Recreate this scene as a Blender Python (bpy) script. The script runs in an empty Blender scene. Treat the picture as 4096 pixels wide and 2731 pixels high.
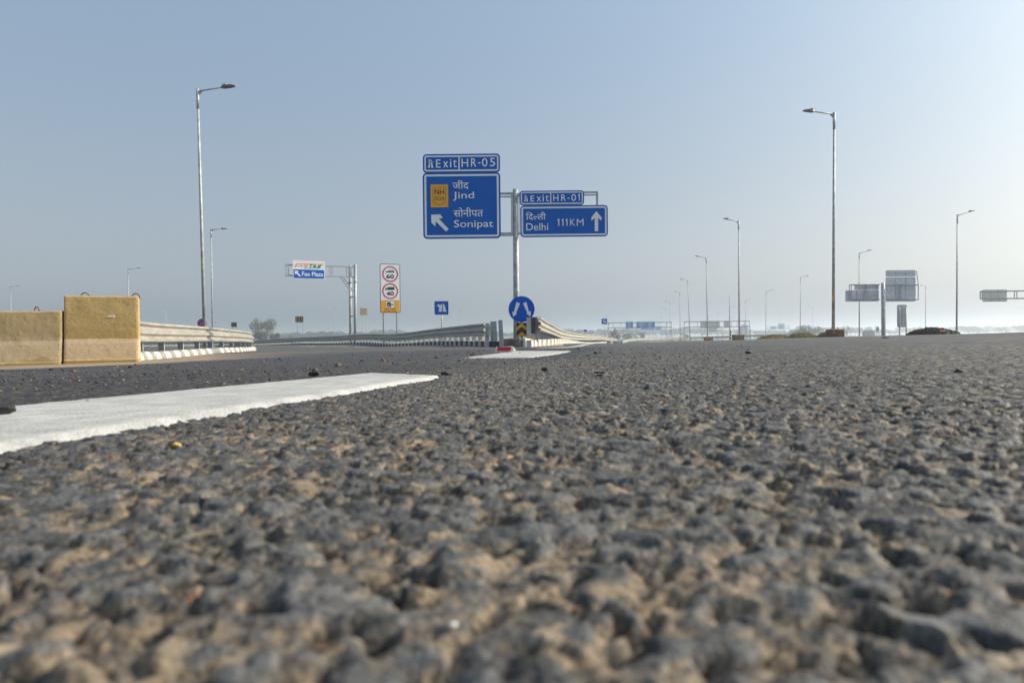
import bpy, bmesh, math, random
import numpy as np
from mathutils import Vector, Matrix

S = bpy.context.scene
COL = S.collection
rnd = random.Random(7)
rng = np.random.default_rng(11)

# ------------------------------------------------------------------ camera, sky, sun, exposure
CAM_H, FPX, CX, CY = 0.065, 2730.0, 2048.0, 1365.5
PITCH = -math.atan(25.5 / FPX)
ROLL = 0.0105
F = Vector((0, math.cos(PITCH), math.sin(PITCH)))
R0 = Vector((1, 0, 0)); U0 = R0.cross(F)
RR = R0 * math.cos(ROLL) - U0 * math.sin(ROLL)
UU = R0 * math.sin(ROLL) + U0 * math.cos(ROLL)
cam_d = bpy.data.cameras.new('camera'); cam = bpy.data.objects.new('camera', cam_d); COL.objects.link(cam)
cam_d.sensor_width = 36.0; cam_d.lens = FPX / 4096 * 36.0
cam_d.clip_start = 0.01; cam_d.clip_end = 6000
m = Matrix.Identity(4)
for i in range(3):
    m[i][0] = RR[i]; m[i][1] = UU[i]; m[i][2] = -F[i]
m[2][3] = CAM_H
cam.matrix_world = m
cam_d.dof.use_dof = True; cam_d.dof.focus_distance = 5.0; cam_d.dof.aperture_fstop = 12.0
S.camera = cam

SUN_AZ, SUN_EL = math.radians(78), math.radians(31)
world = bpy.data.worlds.new('World'); S.world = world; world.use_nodes = True
wn = world.node_tree; bgn = wn.nodes['Background']
sky = wn.nodes.new('ShaderNodeTexSky'); sky.sky_type = 'NISHITA'; sky.sun_disc = False
sky.sun_elevation = SUN_EL; sky.sun_rotation = SUN_AZ
sky.altitude = 200; sky.air_density = 0.6; sky.dust_density = 4.5; sky.ozone_density = 4.0
def wmix(kind, col=None):
    q = wn.nodes.new('ShaderNodeMix'); q.data_type = 'RGBA'; q.blend_type = kind; q.inputs[0].default_value = 1.0
    if col: q.inputs[7].default_value = (*col, 1)
    return q
tint = wmix('MULTIPLY', (0.88, 0.93, 0.80)); wn.links.new(sky.outputs[0], tint.inputs[6])
bw = wn.nodes.new('ShaderNodeRGBToBW'); wn.links.new(sky.outputs[0], bw.inputs[0])
grey = wmix('MULTIPLY', (0.781, 0.699, 0.561)); wn.links.new(bw.outputs[0], grey.inputs[6])            # dust greys the sky towards the horizon all round
wtc = wn.nodes.new('ShaderNodeTexCoord'); wsx = wn.nodes.new('ShaderNodeSeparateXYZ'); wn.links.new(wtc.outputs['Generated'], wsx.inputs[0])
wmr = wn.nodes.new('ShaderNodeMapRange'); wmr.inputs[1].default_value = 0.0; wmr.inputs[2].default_value = 0.5; wmr.inputs[3].default_value = 1.0; wmr.inputs[4].default_value = 0.0; wn.links.new(wsx.outputs['Z'], wmr.inputs[0])
dusk = wmix('MIX'); wn.links.new(wmr.outputs[0], dusk.inputs[0]); wn.links.new(tint.outputs[2], dusk.inputs[6]); wn.links.new(grey.outputs[2], dusk.inputs[7])
veil = wmix('ADD', (1.22, 1.62, 2.04)); wn.links.new(dusk.outputs[2], veil.inputs[6])                  # even thin haze over the whole sky
wn.links.new(veil.outputs[2], bgn.inputs[0]); bgn.inputs[1].default_value = 0.15
sun_d = bpy.data.lights.new('sun', 'SUN'); sun = bpy.data.objects.new('sun', sun_d); COL.objects.link(sun)
sun_d.energy = 5.0; sun_d.angle = math.radians(0.6); sun_d.color = (1.0, 0.90, 0.75)
sdir = Vector((math.sin(SUN_AZ) * math.cos(SUN_EL), math.cos(SUN_AZ) * math.cos(SUN_EL), math.sin(SUN_EL)))
sun.rotation_euler = (-sdir).to_track_quat('-Z', 'Y').to_euler(); sun.location = (60, 20, 60)
S.view_settings.view_transform = 'Standard'; S.view_settings.look = 'None'
S.view_settings.exposure = 0.06; S.view_settings.gamma = 1.0; S.view_settings.use_curve_mapping = False
S.render.engine = 'CYCLES'
S.cycles.max_bounces = 6; S.cycles.volume_bounces = 2; S.cycles.use_denoising = True
S.cycles.sample_clamp_indirect = 6.0

# ------------------------------------------------------------------ measuring helpers
def P(px, py, Y):
    d = F + RR * ((px - CX) / FPX) + UU * ((CY - py) / FPX)
    k = Y / d.y
    return Vector((d.x * k, Y, CAM_H + d.z * k))
def horizon(px): return 1340.0 - 0.0105 * (px - CX)

def base_T(x, y):
    s = x - 0.177 * y
    sl = np.maximum(s, -16.0)
    zc = np.where(sl < 0, 0.019 * sl, 0.0258 * np.minimum(sl, 10.0))
    zc = zc - 0.0258 * np.clip(s - 13.0, 0, 14.0)
    zl = -0.0132 * np.minimum(y, 300.0)
    return zc + zl
CPTS = []          # ground contacts read off the photograph: pixel and distance
for px, py, Y in [(800, 1416, 22.5), (900, 1409, 27), (1000, 1403, 37), (1951, 1383, 25.5), (1732, 1379.5, 37), (1473, 1378, 55),
                  (1212, 1380, 74), (1010, 1387, 90), (600, 1398, 60), (200, 1400, 60), (700, 1385, 110)]:
    p = P(px, py, Y); CPTS.append((p.x, p.y, p.z - float(base_T(p.x, p.y))))
for x, y in [(0, 0), (-3, 3), (3, 3), (0, 8), (-6, 8), (6, 10), (10, 30), (16, 34), (0.5, 24), (5, 60), (12, 100), (22, 100), (40, 60), (30, 200),
             (-2.5, 6), (-4, 10), (-6, 10), (-8.5, 16), (60, 150), (-3, 16), (3.3, 48), (20, 260), (40, 260), (0, 14), (60, 20), (-5.2, 17)]:
    CPTS.append((x, y, 0.0))
CPTS = np.array(CPTS)
_d = np.sqrt((CPTS[:, 0][:, None] - CPTS[:, 0][None]) ** 2 + (CPTS[:, 1][:, None] - CPTS[:, 1][None]) ** 2 + 16.0)
_w = np.linalg.solve(_d - 0.8 * np.eye(len(CPTS)), CPTS[:, 2])
def T(x, y):
    x = np.asarray(x, float); y = np.asarray(y, float); acc = np.zeros(np.broadcast(x, y).shape)
    for (cx_, cy_, _), w in zip(CPTS, _w): acc = acc + w * np.sqrt((x - cx_) ** 2 + (y - cy_) ** 2 + 16.0)
    near = np.clip((y - 9) / 8, 0, 1) + np.clip((-x - 9) / 6, 0, 1); near = np.clip(near, 0, 1)
    fade = np.clip((300 - y) / 150, 0, 1) * np.clip((150 + x) / 60, 0, 1) * np.clip((150 - x) / 60, 0, 1)
    return base_T(x, y) + np.clip(acc, -0.25, 1.25) * fade * near
def Tz(x, y): return float(T(x, y))
def G(px, Y):                                  # ground point in the direction px at distance Y
    p = P(px, horizon(px), Y); p.z = Tz(p.x, p.y); return p
def hit(px, py, dz=0.0):                       # where the sight line through a pixel meets the ground
    d = F + RR * ((px - CX) / FPX) + UU * ((CY - py) / FPX)
    ys = np.geomspace(0.08, 300, 1500)
    z = CAM_H + d.z / d.y * ys - (T(d.x / d.y * ys, ys) + dz)
    i = int(np.argmax(z < 0)) or len(ys) - 1
    t = z[i - 1] / (z[i - 1] - z[i] + 1e-12); Y = ys[i - 1] + t * (ys[i] - ys[i - 1])
    return Vector((d.x / d.y * Y, Y, CAM_H + d.z / d.y * Y))

# ------------------------------------------------------------------ materials
MATS = {}
def mat(name, col, rough=0.6, metal=0.0, var=0.0, scale=6.0, bump=0.0, bscale=40.0, col2=None, spec=0.5, stretch=None):
    if name in MATS: return MATS[name]
    M = bpy.data.materials.new(name); M.use_nodes = True; n = M.node_tree.nodes; l = M.node_tree.links
    b = n['Principled BSDF']; b.inputs['Roughness'].default_value = rough; b.inputs['Metallic'].default_value = metal
    b.inputs['Specular IOR Level'].default_value = spec
    b.inputs['Base Color'].default_value = (*col, 1)
    tc = n.new('ShaderNodeTexCoord'); src = tc.outputs['Object']
    if stretch:
        mp = n.new('ShaderNodeMapping'); mp.inputs['Scale'].default_value = stretch; l.new(src, mp.inputs[0]); src = mp.outputs[0]
    if var or col2:
        nz = n.new('ShaderNodeTexNoise'); nz.inputs['Scale'].default_value = scale; nz.inputs['Detail'].default_value = 6; nz.inputs['Roughness'].default_value = 0.65
        l.new(src, nz.inputs['Vector'])
        rp = n.new('ShaderNodeValToRGB'); l.new(nz.outputs['Fac'], rp.inputs[0]); e = rp.color_ramp.elements
        c2 = col2 or tuple(min(1, c * (1 + var)) for c in col); c1 = col if col2 else tuple(c * (1 - var) for c in col)
        e[0].position = 0.34; e[0].color = (*c1, 1); e[1].position = 0.66; e[1].color = (*c2, 1)
        l.new(rp.outputs[0], b.inputs['Base Color'])
    if bump:
        nb = n.new('ShaderNodeTexNoise'); nb.inputs['Scale'].default_value = bscale; nb.inputs['Detail'].default_value = 5; l.new(src, nb.inputs['Vector'])
        bp = n.new('ShaderNodeBump'); bp.inputs['Strength'].default_value = bump; bp.inputs['Distance'].default_value = 0.02
        l.new(nb.outputs['Fac'], bp.inputs['Height']); l.new(bp.outputs[0], b.inputs['Normal'])
    MATS[name] = M
    return M
GALV = mat('galvanised_steel', (0.40, 0.42, 0.43), 0.5, 0.25, 0.22, 7, 0.05)
GALVD = mat('weathered_galvanised_steel', (0.40, 0.41, 0.41), 0.55, 0.25, 0.35, 4, 0.08)
RAIL = mat('guardrail_steel', (0.40, 0.375, 0.33), 0.5, 0.2, 0.22, 1.6, 0.06, 8, stretch=(1, 1, 3))
POSTM = mat('rail_post_steel', (0.36, 0.40, 0.42), 0.55, 0.15, 0.18, 3, 0.05)
BROWN = mat('brown_oxidised_steel', (0.055, 0.042, 0.036), 0.6, 0.1, 0.4, 9)
BLUE = mat('sign_blue_sheeting', (0.002, 0.125, 0.52), 0.55, 0, 0.06, 2, spec=0.06)
BLUE2 = mat('sign_bright_blue_sheeting', (0.003, 0.11, 0.55), 0.55, 0, 0.06, 2, spec=0.06)
BLUEF = mat('gantry_blue_sheeting', (0.006, 0.26, 0.54), 0.5, 0, 0.05, 2, spec=0.15)
WHITE = mat('sign_white_sheeting', (0.88, 0.89, 0.90), 0.45, 0, 0.04, 3)
WHITEB = mat('board_white_sheeting', (0.82, 0.82, 0.82), 0.45, 0, 0.03, 3)
YEL = mat('sign_amber_sheeting', (0.86, 0.40, 0.012), 0.4, 0, 0.06, 4)
BLK = mat('sign_black_film', (0.018, 0.018, 0.02), 0.5, 0, 0.2, 5)
RED = mat('sign_red_film', (0.55, 0.02, 0.04), 0.4, 0, 0.08, 5)
PINK = mat('no_stopping_red_film', (0.62, 0.04, 0.12), 0.4, 0, 0.08, 5)
ORANGE = mat('orange_print', (0.75, 0.22, 0.03), 0.5)
GREEN = mat('green_print', (0.0, 0.22, 0.12), 0.5)
BACK = mat('sign_back_aluminium', (0.66, 0.68, 0.70), 0.5, 0.2, 0.12, 3)
REFL = mat('orange_reflector', (0.85, 0.30, 0.01), 0.35)
LUM = mat('luminaire_housing', (0.14, 0.13, 0.11), 0.5, 0, 0.2, 9)
LUMW = mat('luminaire_driver_box', (0.55, 0.56, 0.58), 0.5, 0, 0.1, 9)
CONC = mat('stained_yellow_concrete', (0.30, 0.205, 0.075), 0.9, 0, 0, 3.0, 0.5, 30, col2=(0.36, 0.25, 0.11))
KW = mat('kerb_white_paint', (0.62, 0.60, 0.54), 0.8, 0, 0.24, 7, 0.25, 30)
KG = mat('kerb_dusty_grey_paint', (0.27, 0.245, 0.20), 0.85, 0, 0.2, 7, 0.3, 30)
KB = mat('kerb_black_paint', (0.035, 0.033, 0.032), 0.75, 0, 0.5, 6, 0.3, 30)
KGW = mat('kerb_shaded_white_paint', (0.40, 0.41, 0.42), 0.8, 0, 0.15, 7, 0.3, 30)  # white paint greyed: shade on the ramp side put into its colour
KN = mat('nose_black_paint', (0.05, 0.047, 0.042), 0.8, 0, 0, 5, 0.4, 20, col2=(0.16, 0.14, 0.115))
STEELW = mat('rust_steel_bar', (0.17, 0.115, 0.075), 0.7, 0.1, 0.3, 20)
SOIL = mat('brown_soil', (0.18, 0.10, 0.05), 0.95, 0, 0, 3, 0.6, 8, col2=(0.30, 0.19, 0.10))
BRICKY = mat('reddish_foundation_concrete', (0.20, 0.10, 0.055), 0.95, 0, 0.3, 4, 0.6, 12)
OCHRE = mat('ochre_foundation_concrete', (0.26, 0.175, 0.075), 0.95, 0, 0.3, 3, 0.6, 12)
RUBBLE = mat('black_asphalt_rubble', (0.016, 0.015, 0.014), 0.85, 0, 0.5, 6, 0.4, 30)
GRASSM = mat('yellowing_grass', (0.13, 0.16, 0.03), 0.8, 0, 0, 1.0, col2=(0.26, 0.22, 0.06))
LEAF = mat('dusty_leaf', (0.035, 0.05, 0.02), 0.8, 0, 0, 0.6, col2=(0.10, 0.105, 0.045))
LEAF2 = mat('far_leaf', (0.03, 0.05, 0.025), 0.85, 0, 0, 0.15, col2=(0.07, 0.085, 0.04))
BARK = mat('tree_bark', (0.10, 0.075, 0.05), 0.9, 0, 0.3, 4)
STONES = [mat('dark_bitumen_stone', (0.035, 0.035, 0.036), 0.8, 0, 0.4, 60, 0.3, 90), mat('grey_brown_stone', (0.12, 0.10, 0.085), 0.85, 0, 0.35, 70, 0.3, 90),
          mat('tan_stone', (0.25, 0.185, 0.115), 0.85, 0, 0.25, 70, 0.3, 90), mat('red_brick_chip', (0.22, 0.095, 0.07), 0.85, 0, 0.25, 70, 0.3, 90),
          mat('yellow_stone', (0.55, 0.40, 0.10), 0.8, 0, 0.2, 70, 0.3, 90), mat('white_quartz_stone', (0.62, 0.61, 0.58), 0.7, 0, 0.1, 70, 0.2, 90)]

def asphalt_material():
    M = bpy.data.materials.new('asphalt'); M.use_nodes = True; n = M.node_tree.nodes; l = M.node_tree.links
    b = n['Principled BSDF']; a = n.new('ShaderNodeAttribute'); a.attribute_name = 'stone_colour'
    tc = n.new('ShaderNodeTexCoord'); nz = n.new('ShaderNodeTexNoise'); nz.inputs['Scale'].default_value = 420; nz.inputs['Detail'].default_value = 4
    l.new(tc.outputs['Object'], nz.inputs['Vector'])
    mr = n.new('ShaderNodeMapRange'); mr.inputs[1].default_value = 0.3; mr.inputs[2].default_value = 0.7; mr.inputs[3].default_value = 0.62; mr.inputs[4].default_value = 1.4
    l.new(nz.outputs['Fac'], mr.inputs[0])
    mx = n.new('ShaderNodeVectorMath'); mx.operation = 'SCALE'; l.new(a.outputs['Color'], mx.inputs[0]); l.new(mr.outputs[0], mx.inputs['Scale'])
    l.new(mx.outputs[0], b.inputs['Base Color'])
    b.inputs['Roughness'].default_value = 0.65; b.inputs['Specular IOR Level'].default_value = 0.22
    bp = n.new('ShaderNodeBump'); bp.inputs['Strength'].default_value = 0.75; bp.inputs['Distance'].default_value = 0.0022
    l.new(nz.outputs['Fac'], bp.inputs['Height']); l.new(bp.outputs[0], b.inputs['Normal'])
    return M
ASPH = asphalt_material()
def road_paint():
    M = mat('road_marking_paint', (0.45, 0.44, 0.415), 0.7, 0, 0.2, 22, 0.25, 260, spec=0.25)
    return M
PAINT = road_paint()

# ------------------------------------------------------------------ object helpers
def link(o, parent=None, label=None, cat=None, group=None, kind=None):
    COL.objects.link(o)
    if parent: o.parent = parent
    if label: o['label'] = label
    if cat: o['category'] = cat
    if group: o['group'] = group
    if kind: o['kind'] = kind
    return o
def thing(name, loc, label, cat, group=None, rz=0.0):
    o = bpy.data.objects.new(name, None); o.empty_display_size = 0.2
    o.location = loc; o.rotation_euler = (0, 0, rz)
    return link(o, None, label, cat, group)
class MB:
    def __init__(s): s.v = []; s.f = []
    def add(s, vs, fs):
        k = len(s.v); s.v += [tuple(v) for v in vs]; s.f += [tuple(i + k for i in f) for f in fs]; return s
    def box(s, c, sz, rot=None):
        c = Vector(c); vs = []
        for dx in (-.5, .5):
            for dy in (-.5, .5):
                for dz in (-.5, .5):
                    p = Vector((dx * sz[0], dy * sz[1], dz * sz[2]))
                    vs.append(c + (rot @ p if rot else p))
        return s.add(vs, [(0, 1, 3, 2), (4, 6, 7, 5), (0, 4, 5, 1), (2, 3, 7, 6), (0, 2, 6, 4), (1, 5, 7, 3)])
    def bar(s, a, b, w, d=None):                     # square bar from a to b
        a, b = Vector(a), Vector(b); z = (b - a); L = z.length; z.normalize()
        x = Vector((0, 1, 0)).cross(z) if abs(z.y) < 0.9 else Vector((1, 0, 0)).cross(z)
        x.normalize(); y = z.cross(x); rot = Matrix((x, y, z)).transposed()
        return s.box((a + b) / 2, (w, d or w, L), rot)
    def tube(s, pts, rad, n=10, cap=True):
        pts = [Vector(p) for p in pts]; rad = rad if isinstance(rad, (list, tuple)) else [rad] * len(pts); vs = []; fs = []
        for i, p in enumerate(pts):
            t = (pts[min(i + 1, len(pts) - 1)] - pts[max(i - 1, 0)]).normalized()
            x = t.orthogonal().normalized() if i == 0 else (x - t * x.dot(t)).normalized()
            y = t.cross(x)
            for k in range(n):
                a = 2 * math.pi * k / n; vs.append(p + (x * math.cos(a) + y * math.sin(a)) * rad[i])
        for i in range(len(pts) - 1):
            for k in range(n): fs.append((i * n + k, i * n + (k + 1) % n, (i + 1) * n + (k + 1) % n, (i + 1) * n + k))
        if cap: fs += [tuple(range(n))[::-1], tuple(range((len(pts) - 1) * n, len(pts) * n))]
        return s.add(vs, fs)
    def prism(s, poly, y0, y1):                      # polygon in x,z pushed from y0 to y1
        n = len(poly)
        vs = [(x, y0, z) for x, z in poly] + [(x, y1, z) for x, z in poly]
        fs = [tuple(range(n)), tuple(range(2 * n - 1, n - 1, -1))] + [(i, i + n, (i + 1) % n + n, (i + 1) % n) for i in range(n)]
        return s.add(vs, fs)
    def flat(s, poly, y):
        return s.add([(x, y, z) for x, z in poly], [tuple(range(len(poly)))])
    def ring(s, outer, inner, y):
        n = len(outer); return s.add([(x, y, z) for x, z in outer] + [(x, y, z) for x, z in inner], [(i, (i + 1) % n, n + (i + 1) % n, n + i) for i in range(n)])
    def mesh(s, name, m, smooth=False):
        me = bpy.data.meshes.new(name); me.from_pydata(s.v, [], s.f); me.update()
        bm = bmesh.new(); bm.from_mesh(me); bmesh.ops.recalc_face_normals(bm, faces=bm.faces); bm.to_mesh(me); bm.free()
        me.materials.append(m)
        if smooth: me.polygons.foreach_set('use_smooth', [True] * len(me.polygons))
        return me
    def build(s, name, m, parent=None, smooth=False, **kw):
        return link(bpy.data.objects.new(name, s.mesh(name, m, smooth)), parent, **kw)
def rrect(x0, x1, z0, z1, r, n=5):
    pts = []
    for cx_, cz_, a0 in ((x1 - r, z1 - r, 0), (x0 + r, z1 - r, 90), (x0 + r, z0 + r, 180), (x1 - r, z0 + r, 270)):
        for k in range(n + 1):
            a = math.radians(a0 + 90 * k / n); pts.append((cx_ + r * math.cos(a), cz_ + r * math.sin(a)))
    return pts
def circ(cx_, cz_, r, n=40): return [(cx_ + r * math.cos(2 * math.pi * k / n), cz_ + r * math.sin(2 * math.pi * k / n)) for k in range(n)]
_tc = {}
def glyphs(body, bold=0.0):
    key = (body, bold)
    if key in _tc: return _tc[key]
    c = bpy.data.curves.new('t', 'FONT'); c.body = body; c.offset = bold; c.resolution_u = 4
    o = bpy.data.objects.new('t', c); COL.objects.link(o)
    bpy.context.view_layer.update()
    me = o.to_mesh(); vs = [tuple(v.co) for v in me.vertices]; fs = [tuple(p.vertices) for p in me.polygons]
    o.to_mesh_clear(); bpy.data.objects.remove(o); bpy.data.curves.remove(c)
    _tc[key] = (vs, fs); return vs, fs
def delhi(bold):
    parts = []; x = 0
    def put(ch, dx, cut=None):
        vs, fs = glyphs(ch, bold)
        if cut is not None:
            keep = {i for i, v in enumerate(vs) if v[0] < cut}; ids = {}; nv = []
            fs2 = [f for f in fs if all(i in keep for i in f)]
            for f in fs2:
                for i in f:
                    if i not in ids: ids[i] = len(nv); nv.append(vs[i])
            vs, fs = nv, [tuple(ids[i] for i in f) for f in fs2]
        parts.append(([(v[0] + dx, v[1], 0.0006 * len(parts)) for v in vs], fs))
        return max(v[0] for v in vs) + dx
    put('\u093f', 0.0); e = put('\u0926', -min(v[0] for v in glyphs('\u093f', bold)[0]) * 0 + 0.27)
    w = max(v[0] for v in glyphs('\u0932', bold)[0])
    put('\u0932', e - 0.02, w * 0.72); e = put('\u0932', e + w * 0.62); put('\u0940', e - 0.02)
    vs = []; fs = []
    for v, f in parts:
        k = len(vs); vs += v; fs += [tuple(i + k for i in q) for q in f]
    return vs, fs
def letters(mb, body, x0, x1, z0, z1, y, bold=0.004, shear=0.0):
    vs, fs = delhi(bold) if body == 'DELHI_HI' else glyphs(body, bold)
    ax, bx = min(v[0] for v in vs), max(v[0] for v in vs); az, bz = min(v[1] for v in vs), max(v[1] for v in vs)
    mb.add([(x0 + (v[0] - ax) / (bx - ax) * (x1 - x0) + shear * (v[1] - az) / (bz - az) * (z1 - z0), y - v[2], z0 + (v[1] - az) / (bz - az) * (z1 - z0)) for v in vs], fs)
    return mb
class Frame:                                         # a sign's own upright frame at distance Y, with its foot on the ground
    def __init__(s, px, Y, rz=0.0): s.Y = Y; s.o = G(px, Y); s.c = math.cos(rz); s.s = math.sin(rz)
    def __call__(s, px, py):
        k = P(px, py, 1.0).x; x = (k * s.o.y - s.o.x) / (s.c - k * s.s)
        return (x, P(px, py, s.o.y + x * s.s).z - s.o.z)
    def poly(s, pts): return [s(*p) for p in pts]
    def rr(s, x0, y0, x1, y1, r, inset=0.0):
        a = s(x0, y1); b = s(x1, y0); c = s(x0, y0); d = s(x1, y1)
        i = inset * s.Y / FPX; rr_ = max(r * s.Y / FPX - i, 0.004)
        return rrect((a[0] + c[0]) / 2 + i, (b[0] + d[0]) / 2 - i, (a[1] + d[1]) / 2 + i, (b[1] + c[1]) / 2 - i, rr_)
    def text(s, mb, body, x0, y0, x1, y1, y, bold=0.004, shear=0.0):
        a = s((x0 + x1) / 2, (y0 + y1) / 2); w = (x1 - x0) * s.Y / FPX / 2; h = (y1 - y0) * s.Y / FPX / 2
        return letters(mb, body, a[0] - w, a[0] + w, a[1] - h, a[1] + h, y, bold, shear)

# ------------------------------------------------------------------ the road: one sheet, stone by stone near the lens
def cellnoise(x, y, size, seed):
    """distance to nearest stone centre, its random id values"""
    X = x / size; Y = y / size; ix = np.floor(X).astype(np.int64); iy = np.floor(Y).astype(np.int64)
    best = np.full(X.shape, 9.0); sec = np.full(X.shape, 9.0); rid = np.zeros(X.shape, np.int64); vx = np.zeros(X.shape); vy = np.zeros(X.shape); rid2 = np.zeros(X.shape, np.int64)
    def h(a, b, k):
        v = (a * 374761393 + b * 668265263 + k * 2147483647 + seed * 974711) & 0xFFFFFFFF
        v = ((v ^ (v >> 13)) * 1274126177) & 0xFFFFFFFF
        v = ((v ^ (v >> 16)) * 2246822519) & 0xFFFFFFFF
        return (v ^ (v >> 15)) & 0xFFFFFFFF
    for a in (-1, 0, 1):
        for b in (-1, 0, 1):
            cx_, cy_ = ix + a, iy + b; hh = h(cx_, cy_, 1); jx = (hh & 0xFFFF) / 65535.0; jy = (hh >> 16) / 65535.0
            k = 0.7 + 0.6 * ((h(cx_, cy_, 2) & 0xFFFF) / 65535.0)
            ang = (h(cx_, cy_, 5) & 0xFFFF) / 65535.0 * 3.14159
            dx = cx_ + jx - X; dy = cy_ + jy - Y; ca, sa = np.cos(ang), np.sin(ang)
            d = np.sqrt(((dx * ca + dy * sa) * 0.82) ** 2 + ((-dx * sa + dy * ca) * 1.2) ** 2) * k
            closer = d < best; nxt = (~closer) & (d < sec); rid2 = np.where(closer, rid, np.where(nxt, hh, rid2))
            sec = np.where(closer, best, np.minimum(sec, d)); best = np.where(closer, d, best); rid = np.where(closer, hh, rid); vx = np.where(closer, dx, vx); vy = np.where(closer, dy, vy)
    r1 = (rid & 0x3FF) / 1023.0; r2 = ((rid >> 10) & 0x3FF) / 1023.0; r3 = ((rid >> 20) & 0x3FF) / 1023.0
    return best, sec, r1, r2, r3, vx, vy, ((rid2 >> 10) & 0x3FF) / 1023.0
def vnoise(x, y, size, seed):
    X = x / size; Y = y / size; ix = np.floor(X).astype(np.int64); iy = np.floor(Y).astype(np.int64); fx = X - ix; fy = Y - iy
    tab = np.random.default_rng(seed).random((256, 256))
    g = lambda a, b: tab[(ix + a) & 255, (iy + b) & 255]
    u = fx * fx * (3 - 2 * fx); v = fy * fy * (3 - 2 * fy)
    return (g(0, 0) * (1 - u) + g(1, 0) * u) * (1 - v) + (g(0, 1) * (1 - u) + g(1, 1) * u) * v
def sstep(a, b, x): t = np.clip((x - a) / (b - a), 0, 1); return t * t * (3 - 2 * t)
def graded(start, stop, first, slope):
    out = [start]
    while out[-1] < stop: out.append(out[-1] + first + slope * (out[-1] - start))
    return out
def lines_y():
    a = list(np.arange(-1.2, 0.05, 0.04)); b = list(np.arange(0.05, 0.5, 0.0017)); c = graded(0.5, 3.0, 0.0017, 0.005); d = [c[-1] * 1.006]
    g = 0.02
    while d[-1] < 330: d.append(d[-1] + max(0.02, d[-1] * 0.028))
    return np.array(a + b + c + d)
def lines_x():
    a = list(np.arange(0, 0.26, 0.0019)); b = graded(0.26, 2.6, 0.0019, 0.008)[1:]; c = [b[-1] + 0.03]
    while c[-1] < 60: c.append(c[-1] * 1.045)
    pos = a + b + c
    return np.array([-v for v in pos[:0:-1]] + pos)
DUST_EDGE = []                                        # where the clean asphalt stops and drifted dust begins, as ground points
for px, py in [(-900, 1512), (0, 1478), (575, 1456), (1050, 1433), (1300, 1419), (1500, 1407), (1850, 1394), (2020, 1389.5), (2200, 1389)]:
    p = hit(px, py); DUST_EDGE.append((p.x / p.y, p.y))
DUST_EDGE = np.array(DUST_EDGE)
def asphalt_relief(x, y):
    wx = x + (vnoise(x, y, 0.006, 61) - 0.5) * 0.005 + (vnoise(x, y, 0.02, 62) - 0.5) * 0.008
    wy = y + (vnoise(x, y, 0.006, 63) - 0.5) * 0.005 + (vnoise(x, y, 0.02, 64) - 0.5) * 0.008
    # rolled surface: flat-topped stones of two sizes pressed to one level, open voids between them
    d1, s1, a1, a2, a3, vx, vy, q1 = cellnoise(wx, wy, 0.0106, 3)
    d2, s2, b1, b2, b3, ux, uy, q2 = cellnoise(wx, wy, 0.0056, 9)
    d3, s3, c1, c2, c3, _, _, _ = cellnoise(wx, wy, 0.0034, 17)
    n1 = vnoise(x, y, 0.09, 1) - 0.5; n2 = vnoise(x, y, 0.028, 2) - 0.5; n3 = vnoise(x, y, 0.0024, 5) - 0.5
    gA = sstep(0.0, 0.11, s1 - d1); gB = sstep(0.0, 0.15, s2 - d2)
    A = (a2 > 0.42) * (gA + (1 - gA) * 0.74 * (q1 > 0.42)); B = (b2 > 0.34) * (gB + (1 - gB) * 0.68 * (q2 > 0.34))
    tA = ((a3 - 0.5) * vx + (a1 * 7 % 1 - 0.5) * vy) * 0.0056; tB = ((b3 - 0.5) * ux + (b1 * 7 % 1 - 0.5) * uy) * 0.0056
    hA = A * (0.0056 + (a1 - 0.5) * 0.0018 + tA); hB = B * (0.0048 + (b1 - 0.5) * 0.0024 + tB)
    hC = sstep(0.0, 0.25, s3 - d3) * (0.0003 + 0.0016 * c1)
    h = np.maximum(np.maximum(hA, hB), hC) + n2 * 0.0015 + n1 * 0.0016 + n3 * 0.0007 + (vnoise(x, y, 0.006, 15) - 0.5) * 0.0010 - 0.0055
    top = np.maximum(sstep(0.6, 0.95, A), 0.85 * sstep(0.6, 0.95, B) * (hB > hA))
    first = hA >= hB
    return h, top, s1 - d1, (np.where(first, a1, b1), a2, np.where(first, a3, b3)), (c1, c2, c3), n1, n2
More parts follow.
